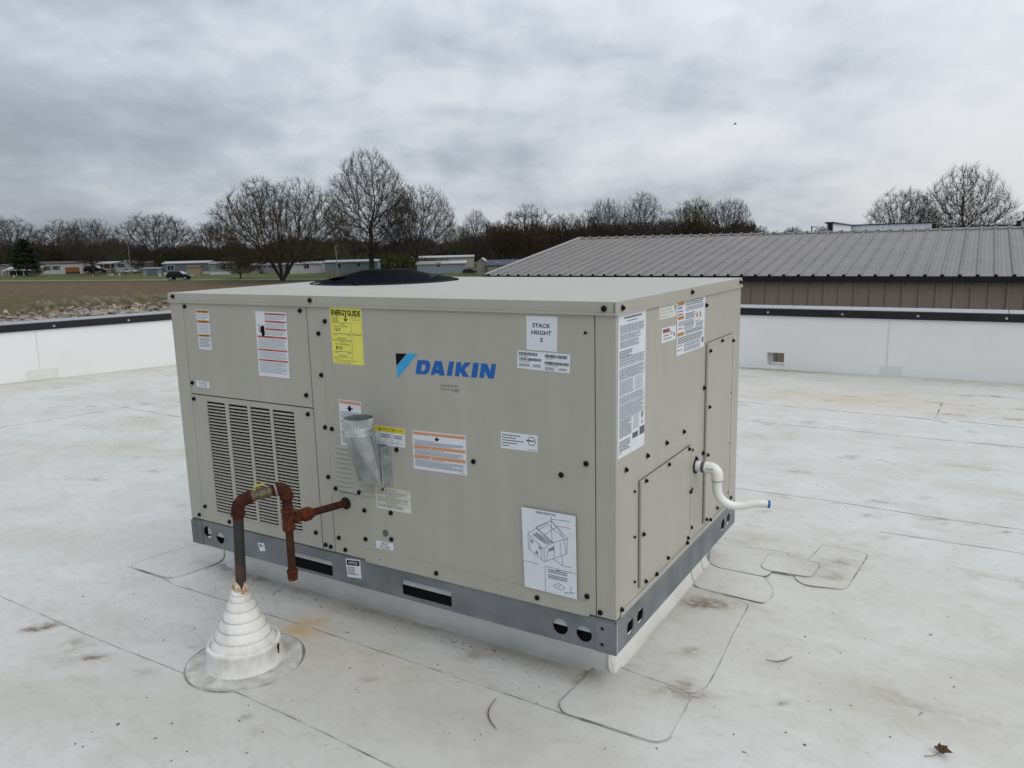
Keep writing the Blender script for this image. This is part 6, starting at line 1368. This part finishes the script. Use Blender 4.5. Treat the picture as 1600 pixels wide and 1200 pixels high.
for i in range(2600):
    x = rr2.uniform(-60, 330); t = rr2.random()**1.1; y = top_line(x)+t*58; c_ = groundp(x, y); s_ = rr2.uniform(.10, .34)*(1 if rr2.random() < .85 else 1.5)
    vs, fs = RV[i % 7]; a = rr2.uniform(0, 6.28); Rz = np.array([[math.cos(a), -math.sin(a), 0], [math.sin(a), math.cos(a), 0], [0, 0, 1]])
    zb_ = GZ+.02+.9*math.exp(-((t-.35)/.3)**2)*(.3+.7*fbm(np.array([c_[0]]), np.array([c_[1]]), .25, 44)[0])
    mb.add((vs*np.array([s_*rr2.uniform(.8, 1.7), s_, s_*rr2.uniform(.5, .9)]))@Rz.T+np.array([c_[0], c_[1], zb_+s_*.2]), fs, 'stone')
o_ = mb.build('rubble', kind='stuff', fixn=False); o_['label'] = 'bank of broken pale stone along the foot of the wall'; o_['category'] = 'rubble'
spots = [(12, 500), (30, 503), (38, 497), (52, 503), (66, 500), (75, 494), (98, 496), (112, 490), (118, 497), (137, 488), (150, 492), (163, 487), (181, 490), (205, 478), (214, 484), (232, 486), (251, 487), (258, 482), (92, 503), (128, 500)]
where = ['at the far left edge of the rubble', 'second from the left edge of the rubble', 'topping the far left rubble', 'low in the left rubble', 'just left of the first mound foot', 'under the leftmost mound', 'below the second mound', 'upright between the second and third mounds', 'squat, below the upright slab', 'below the third mound', 'right of the third mound',
         'under the low ridge', 'under the reddish mound', 'palest and highest, near the small peaked mound', 'below the palest slab', 'under the pale-topped mound', 'beside the unit corner', 'behind the flat green mound', 'just above the parapet coping, left half', 'just above the coping, below the third mound']
for i, (x, y) in enumerate(spots):
    c_ = groundp(x, y); ob = place(RM[i % 7], 'boulder', None, (c_[0], c_[1], GZ+.55+.3*rr2.random()), rot=(rr2.uniform(0, 6), rr2.uniform(0, 6), rr2.uniform(0, 6)), scale=(.42+.25*rr2.random(), .34, .22+.1*rr2.random()))
    ob['label'] = 'pale broken slab '+where[i]; ob['category'] = 'boulder'; ob['group'] = 'larger slabs in the rubble bank'

# ------------------------------------------------------------------ bare trees
from mathutils.kdtree import KDTree
def grow(seed, kind, n_attr, twigs, twig_r):
    """bare tree of height about 1: limbs grow towards points spread through the crown, then carry twigs"""
    r_ = np.random.default_rng(seed); rr_ = random.Random(seed)
    A = []
    while len(A) < n_attr:
        p = r_.uniform(-1, 1, 3)
        if kind == 'vase':     # wide bowl
            x, y, z = p[0]*.62, p[1]*.62, .16+(p[2]+1)*.42
            q_ = math.hypot(x, y)
            ok = (q_/.62)**2+((z-.42)/.56)**2 < 1*(.86+.2*math.sin(3*math.atan2(y, x)+2)) and q_ < .10+1.25*z
        elif kind == 'oval':
            x, y, z = p[0]*.36, p[1]*.36, .14+(p[2]+1)*.43; q_ = math.hypot(x, y); ok = (q_/(.36*(1.12-.42*z)))**2+((z-.54)/.46)**2 < .92+.14*math.sin(4*math.atan2(y, x)) and q_ < .05+.85*z
        elif kind == 'fan':    # flat topped, spreading to the sides
            x, y, z = p[0]*.52, p[1]*.52, .20+(p[2]+1)*.40; q_ = math.hypot(x, y); ok = (q_/.52)**2+((z-.50)/.50)**2 < .90+.2*math.sin(5*math.atan2(y, x)+1) and q_ < -.02+1.2*z
        else:
            x, y, z = p[0]*.48, p[1]*.48, .16+(p[2]+1)*.42; q_ = math.hypot(x, y); ok = (q_/.48)**2+((z-.54)/.46)**2 < .95+.12*math.sin(3*math.atan2(y, x))
        if ok: A.append((x, y, z))
    A = np.array(A); nodes = [np.zeros(3)]; par = [-1]; dirs = [np.array([0, 0, 1.0])]
    if kind == 'vase':
        for k in range(7):
            az = k*.9+rr_.uniform(-.2, .2); sp = rr_.uniform(.25, .8); prev = 0
            for i in range(5): nodes.append(np.array([sp*.035*(i+1)*math.cos(az), sp*.035*(i+1)*math.sin(az), .034*(i+1)])); par.append(prev); prev = len(nodes)-1
    else:
        h = {'oval': .40, 'fan': .18, 'round': .24}[kind]; prev = 0; n_ = int(h/.03); dx = 0; dy = 0
        for i in range(n_):
            dx += rr_.gauss(0, .003); dy += rr_.gauss(0, .003); nodes.append(np.array([dx, dy, h*(i+1)/n_])); par.append(prev); prev = len(nodes)-1
    D = .026; DK = .034; DI = .5
    for it_ in range(70):
        if len(A) == 0: break
        kd = KDTree(len(nodes))
        for i, p in enumerate(nodes): kd.insert(p, i)
        kd.balance(); acc = {}; keep = np.ones(len(A), bool)
        for i, a in enumerate(A):
            co, ix, ds = kd.find(a)
            if ds < DK: keep[i] = False; continue
            if ds < DI: acc.setdefault(ix, np.zeros(3)); acc[ix] = acc[ix]+(a-nodes[ix])/ds
        for ix, v in acc.items():
            l_ = np.linalg.norm(v)
            if l_ < 1e-6: continue
            v = v/l_+np.array([0, 0, .30])+r_.normal(size=3)*.16; v /= np.linalg.norm(v); q_ = nodes[ix]+v*D; nodes.append(q_); par.append(ix)
        A = A[keep]
        if len(nodes) > 5200: break
    n_ = len(nodes); P = np.array(nodes); ch = [0]*n_; R3 = np.zeros(n_)
    for i in range(1, n_): ch[par[i]] += 1
    for i in range(n_-1, 0, -1):
        if ch[i] == 0: R3[i] = .0012**2.2
        R3[par[i]] += R3[i]
    rad = np.minimum(R3**(1/2.2)*.80, .026); rad = np.maximum(rad, twig_r); segs = []
    for i in range(1, n_):
        segs.append((P[par[i]], P[i], min(rad[par[i]], rad[i]*1.35), rad[i], 0 if rad[i] > .0065 else 2))
    for i in range(1, n_):
        if rad[i] < .0042:
            d = P[i]-P[par[i]]; d /= np.linalg.norm(d)
            for k in range(twigs if ch[i] else twigs+2):
                v = d*1.0+r_.normal(size=3)*.45+np.array([0, 0, .55]); v /= np.linalg.norm(v); l_ = rr_.uniform(.020, .050); q_ = P[i]+v*l_; v2 = v+r_.normal(size=3)*.25+np.array([0, 0, .25]); v2 /= np.linalg.norm(v2)
                segs.append((P[i], q_, twig_r, twig_r*.8, 2)); segs.append((q_, q_+v2*l_*.8, twig_r*.8, twig_r*.5, 2))
    return segs
def seg_mesh(name, segs, mat, nside=3):
    p0 = np.array([s_[0] for s_ in segs]); p1 = np.array([s_[1] for s_ in segs]); r0_ = np.array([s_[2] for s_ in segs]); r1_ = np.array([s_[3] for s_ in segs])
    d = p1-p0; d /= np.maximum(np.linalg.norm(d, axis=1, keepdims=True), 1e-9); a = np.where(np.abs(d[:, 2:3]) > .9, np.array([[1.0, 0, 0]]), np.array([[0, 0, 1.0]])); u_ = np.cross(d, a); u_ /= np.linalg.norm(u_, axis=1, keepdims=True); w_ = np.cross(d, u_)
    n = len(segs); V_ = np.zeros((n, 2*nside, 3))
    for k in range(nside):
        an = 2*math.pi*k/nside; o_ = u_*math.cos(an)+w_*math.sin(an); V_[:, k] = p0+o_*r0_[:, None]; V_[:, nside+k] = p1+o_*r1_[:, None]
    b0 = (np.arange(n)*2*nside)[:, None]; F_ = np.concatenate([np.concatenate([b0+k, b0+(k+1) % nside, b0+nside+(k+1) % nside, b0+nside+k], 1) for k in range(nside)], 0)
    me_ = bpy.data.meshes.new(name); me_.vertices.add(n*2*nside); me_.vertices.foreach_set('co', V_.reshape(-1)); me_.loops.add(F_.size); me_.loops.foreach_set('vertex_index', F_.reshape(-1)); me_.polygons.add(len(F_))
    me_.polygons.foreach_set('loop_start', np.arange(len(F_))*4); me_.polygons.foreach_set('loop_total', np.full(len(F_), 4)); me_.update(calc_edges=True); me_.materials.append(MATS[mat]); return me_
TREES = {}
def tree_kind(key, seed, kind, n_attr, mat, twigs=1, tr=.0010):
    s_ = grow(seed, kind, n_attr, twigs, tr); P = np.array([x[1] for x in s_]); zt_ = np.percentile(P[:, 2], 99.8); w_ = np.percentile(np.hypot(P[:, 0], P[:, 1]), 98)
    TREES[key] = (seg_mesh('trunk', [x for x in s_ if x[4] <= 1], 'bark', 6), seg_mesh('crown', [x for x in s_ if x[4] > 1], mat, 3), zt_, w_, len(s_))
tree_kind('vase', 3, 'vase', 3400, 'twig_brown', 4, .00080)
tree_kind('tall', 12, 'oval', 2800, 'twig_grey', 4, .00070)
tree_kind('tall_b', 31, 'fan', 2400, 'twig_grey', 4, .00076)
tree_kind('round_a', 8, 'round', 1900, 'twig_grey', 4, .00092)
tree_kind('round_d', 55, 'oval', 1500, 'twig_brown', 4, .0010)
tree_kind('round_b', 21, 'fan', 1800, 'twig_brown', 4, .00105)
tree_kind('round_c', 33, 'round', 1600, 'twig_green', 4, .0012)
print('tree segments', {k: v[4] for k, v in TREES.items()})
def tree(key, x, ytop, wpx, dist, label_, rot=None, mat=None, name='bare_tree'):
    tm, cm, zt_, w_, _n = TREES[key]; P = dirpt(x, dist); H = zat(x, ytop, dist)-GZ; Wd = wpx/FPX*dist/2
    e_ = empty(name, tuple(P), label_, 'tree', 'bare trees on the skyline'); sx = Wd/w_; sz = H/zt_; e_.scale = (sx, sx, sz); e_.rotation_euler = (0, 0, rot if rot is not None else rnd.uniform(0, 6.28))
    for m_, nm in ((tm, 'trunk'), (cm, 'crown')):
        ob = bpy.data.objects.new(nm, m_); COL.objects.link(ob); ob.parent = e_
    return e_
for a in (
    ('vase', 438, 279, 205, 160, 'wide vase-shaped tree with many limbs from the base, left of the tallest tree', .6),
    ('tall', 580, 234, 150, 182, 'tallest bare tree on the skyline, oval crown above the fan guard', 1.0),
    ('tall_b', 652, 289, 130, 180, 'spreading bare tree leaning right, attached to the right of the tallest tree', 2.4),
    ('round_a', 14, 339, 78, 322, 'bare tree at the left edge of the picture above the canopy tent', .3),
    ('round_d', 96, 344, 80, 318, 'bare tree between the left edge tree and the dark trunk by the black car', 1.2),
    ('tall_b', 143, 341, 84, 252, 'tree with thick dark trunk beside the parked black car', 2.1),
    ('round_c', 180, 372, 46, 310, 'low greenish tree just left of the pale pole', .9),
    ('round_a', 246, 333, 108, 268, 'large fan-crowned tree over the blue-grey shed', 4.0),
    ('round_b', 335, 345, 74, 240, 'brownish tree between the fan-crowned tree and the vase-shaped tree', 5.1),
    ('round_b', 372, 398, 66, 182, 'low reddish-brown thicket at the field edge, left of the vase-shaped tree', 1.1),
    ('round_b', 300, 382, 80, 262, 'low brown tree behind the slate-grey home', 2.2),
    ('round_c', 500, 372, 90, 212, 'low olive-green tree behind the thin pole', 1.7),
    ('round_c', 716, 352, 50, 260, 'small greenish tree right of the leaning tree', 3.3),
    ('tall', 745, 328, 56, 230, 'slim bare tree above the taupe shed', 2.2),
    ('round_b', 788, 345, 60, 236, 'dark low tree left of the broad brown crown', .7),
    ('round_d', 826, 319, 98, 228, 'broad tree with upright brown crown behind the gable end of the metal roof', 1.9),
    ('round_b', 884, 334, 66, 234, 'mid-height brown tree right of the broad upright one', 3.7),
    ('round_d', 918, 328, 56, 226, 'dense brown tree left of the twin-crowned one', 5.5),
    ('tall_b', 948, 310, 66, 220, 'twin-crowned tree left of the open airy tree', .2),
    ('tall', 1003, 300, 84, 215, 'open airy pale tree standing alone above the metal roof', 3.0),
    ('round_d', 1072, 314, 74, 222, 'dense olive tree left of the round tree at the end of the row', 2.8),
    ('round_c', 1092, 309, 60, 228, 'olive-tinged tree squeezed behind the dense one', 4.6),
    ('round_a', 1140, 309, 68, 218, 'round bare tree ending the row on the right', 1.4),
    ('round_b', 1180, 352, 50, 280, 'first low distant tree right of the row', .4),
    ('round_b', 1240, 354, 34, 300, 'second low distant tree right of the row', 1.8),
    ('round_a', 1283, 353, 26, 300, 'tiny distant tree just left of the white parapet corner', 3.1),
    ('round_a', 1412, 294, 96, 150, 'smaller of the two trees above the white parapet', 2.6),
    ('tall', 1505, 258, 128, 140, 'bigger of the two trees above the white parapet, near the right edge', 4.2),
    ('round_b', 1556, 350, 34, 260, 'low far tree right of the bigger right-hand tree', 2.0),
    ('round_b', 212, 392, 28, 262, 'small ornamental tree by the white sedan', 2.0)): tree(*a)
# evergreens
def evergreen(x, yb, yt, wpx, dist, label_, seed):
    P = dirpt(x, dist); H = zat(x, yt, dist)-GZ; R_ = wpx/FPX*dist/2; e_ = empty('evergreen_tree', tuple(P), label_, 'tree')
    mb = MB(); mb.tube([P, P+np.array([0, 0, H*.95])], [.2, .04], 'bark', 7); mb.build('trunk', e_)
    r_ = np.random.default_rng(seed); n = 9000; t = r_.random(n)**.8; z = H*(.10+.90*t); rm = R_*(1-t)**.62*(.72+.4*r_.random(n))*(1+.22*np.sin(z*4.1+r_.random(n))); a = r_.random(n)*6.283; rr_ = rm*np.sqrt(.25+.75*r_.random(n))
    c_ = np.stack([P[0]+rr_*np.cos(a), P[1]+rr_*np.sin(a), P[2]+z], -1); s_ = .12+.20*r_.random(n)
    V_ = c_[:, None, :]+r_.normal(size=(n, 3, 3))*s_[:, None, None]*np.array([1, 1, .55]); V_ = V_.reshape(-1, 3); mb = MB(); mb.add(V_, np.arange(3*n).reshape(n, 3).tolist(), 'needles'); mb.build('crown', e_, fixn=False)
evergreen(38, 432, 374, 46, 264, 'dark evergreen in front of the white mobile home, at the left', 4)
evergreen(1606, 400, 331, 22, 130, 'tip of a dark evergreen at the right edge above the white parapet', 6)
# undergrowth: a continuous dark mass of brush and far wood
def brushmass(name, segs_, mat, lab, n, seed, amp=8):
    r_ = np.random.default_rng(seed); P = []
    for (x0, x1, y0, y1, d0, d1, w_) in segs_:
        k = int(n*w_); x = x0+(x1-x0)*r_.random(k); dist = d0+(d1-d0)*r_.random(k); topy = y0+(y1-y0)*(x-x0)/(x1-x0)
        topy = topy+amp*(fbm(x/30, dist*0, 1, seed+3)-.5)*2
        t = r_.random(k)**.62
        for xx, dd, ty, tt in zip(x, dist, topy, t):
            b_ = dirpt(xx, dd); H = zat(xx, ty, dd)-GZ; P.append((b_[0], b_[1], GZ+H*(1-tt)*(.82+.25*r_.random())))
    P = np.array(P); m_ = len(P); ax_ = r_.normal(size=(m_, 3))*np.array([.42, .42, .25])+np.array([0, 0, 1]); ax_ /= np.linalg.norm(ax_, axis=1, keepdims=True)
    wd = np.stack([np.full(m_, _r0[0]), np.full(m_, _r0[1]), np.zeros(m_)], -1)+r_.normal(size=(m_, 3))*.4; ln_ = (.8+1.7*r_.random(m_))[:, None]; ww_ = (.05+.09*r_.random(m_))[:, None]
    V_ = np.stack([P-wd*ww_-ax_*ln_*.5, P+wd*ww_-ax_*ln_*.5, P+ax_*ln_*.5], 1).reshape(-1, 3); mb = MB(); mb.add(V_, np.arange(3*m_).reshape(m_, 3).tolist(), mat)
    o_ = mb.build(name, kind='stuff', fixn=False); o_['label'] = lab; o_['category'] = 'brush'
brushmass('far_wood', [(-60, 200, 377, 381, 335, 380, 1.1), (200, 420, 384, 378, 280, 325, 1.2), (420, 760, 372, 370, 262, 320, 1.2), (760, 1180, 350, 344, 255, 310, 2.2), (1180, 1300, 358, 361, 300, 330, .3), (1380, 1660, 358, 352, 240, 300, .5)], 'brush', 'dense leafless wood behind the homes, all along the skyline', 34000, 8, 13)
brushmass('scrub', [(400, 560, 402, 398, 212, 225, .35), (560, 700, 396, 400, 200, 225, .3), (240, 330, 392, 390, 262, 272, .2), (0, 120, 392, 388, 318, 330, .25)], 'brush_green', 'olive brown scrub between the trunks and the homes', 22000, 9)
# bird
b_ = CAM+ray(1148, 194)*60; bird = empty('bird', tuple(b_), 'small dark bird flying in the sky right of the centre', 'bird')
mb = MB(); dR = _r; mb.tube([b_-dR*.15, b_-dR*.05, b_+dR*.07, b_+dR*.16], [.008, .030, .028, .008], 'bird_dark', 8); mb.build('body', bird, smooth=True)
for sg in (-1, 1):
    mb = MB(); f_ = _fw*sg; mb.add([b_-dR*.08, b_+dR*.08, b_+f_*.2+np.array([0, 0, .05])+dR*.08, b_+f_*.22+np.array([0, 0, .06])+dR*.03], [(0, 1, 2, 3)], 'bird_dark'); mb.build('wing', bird)
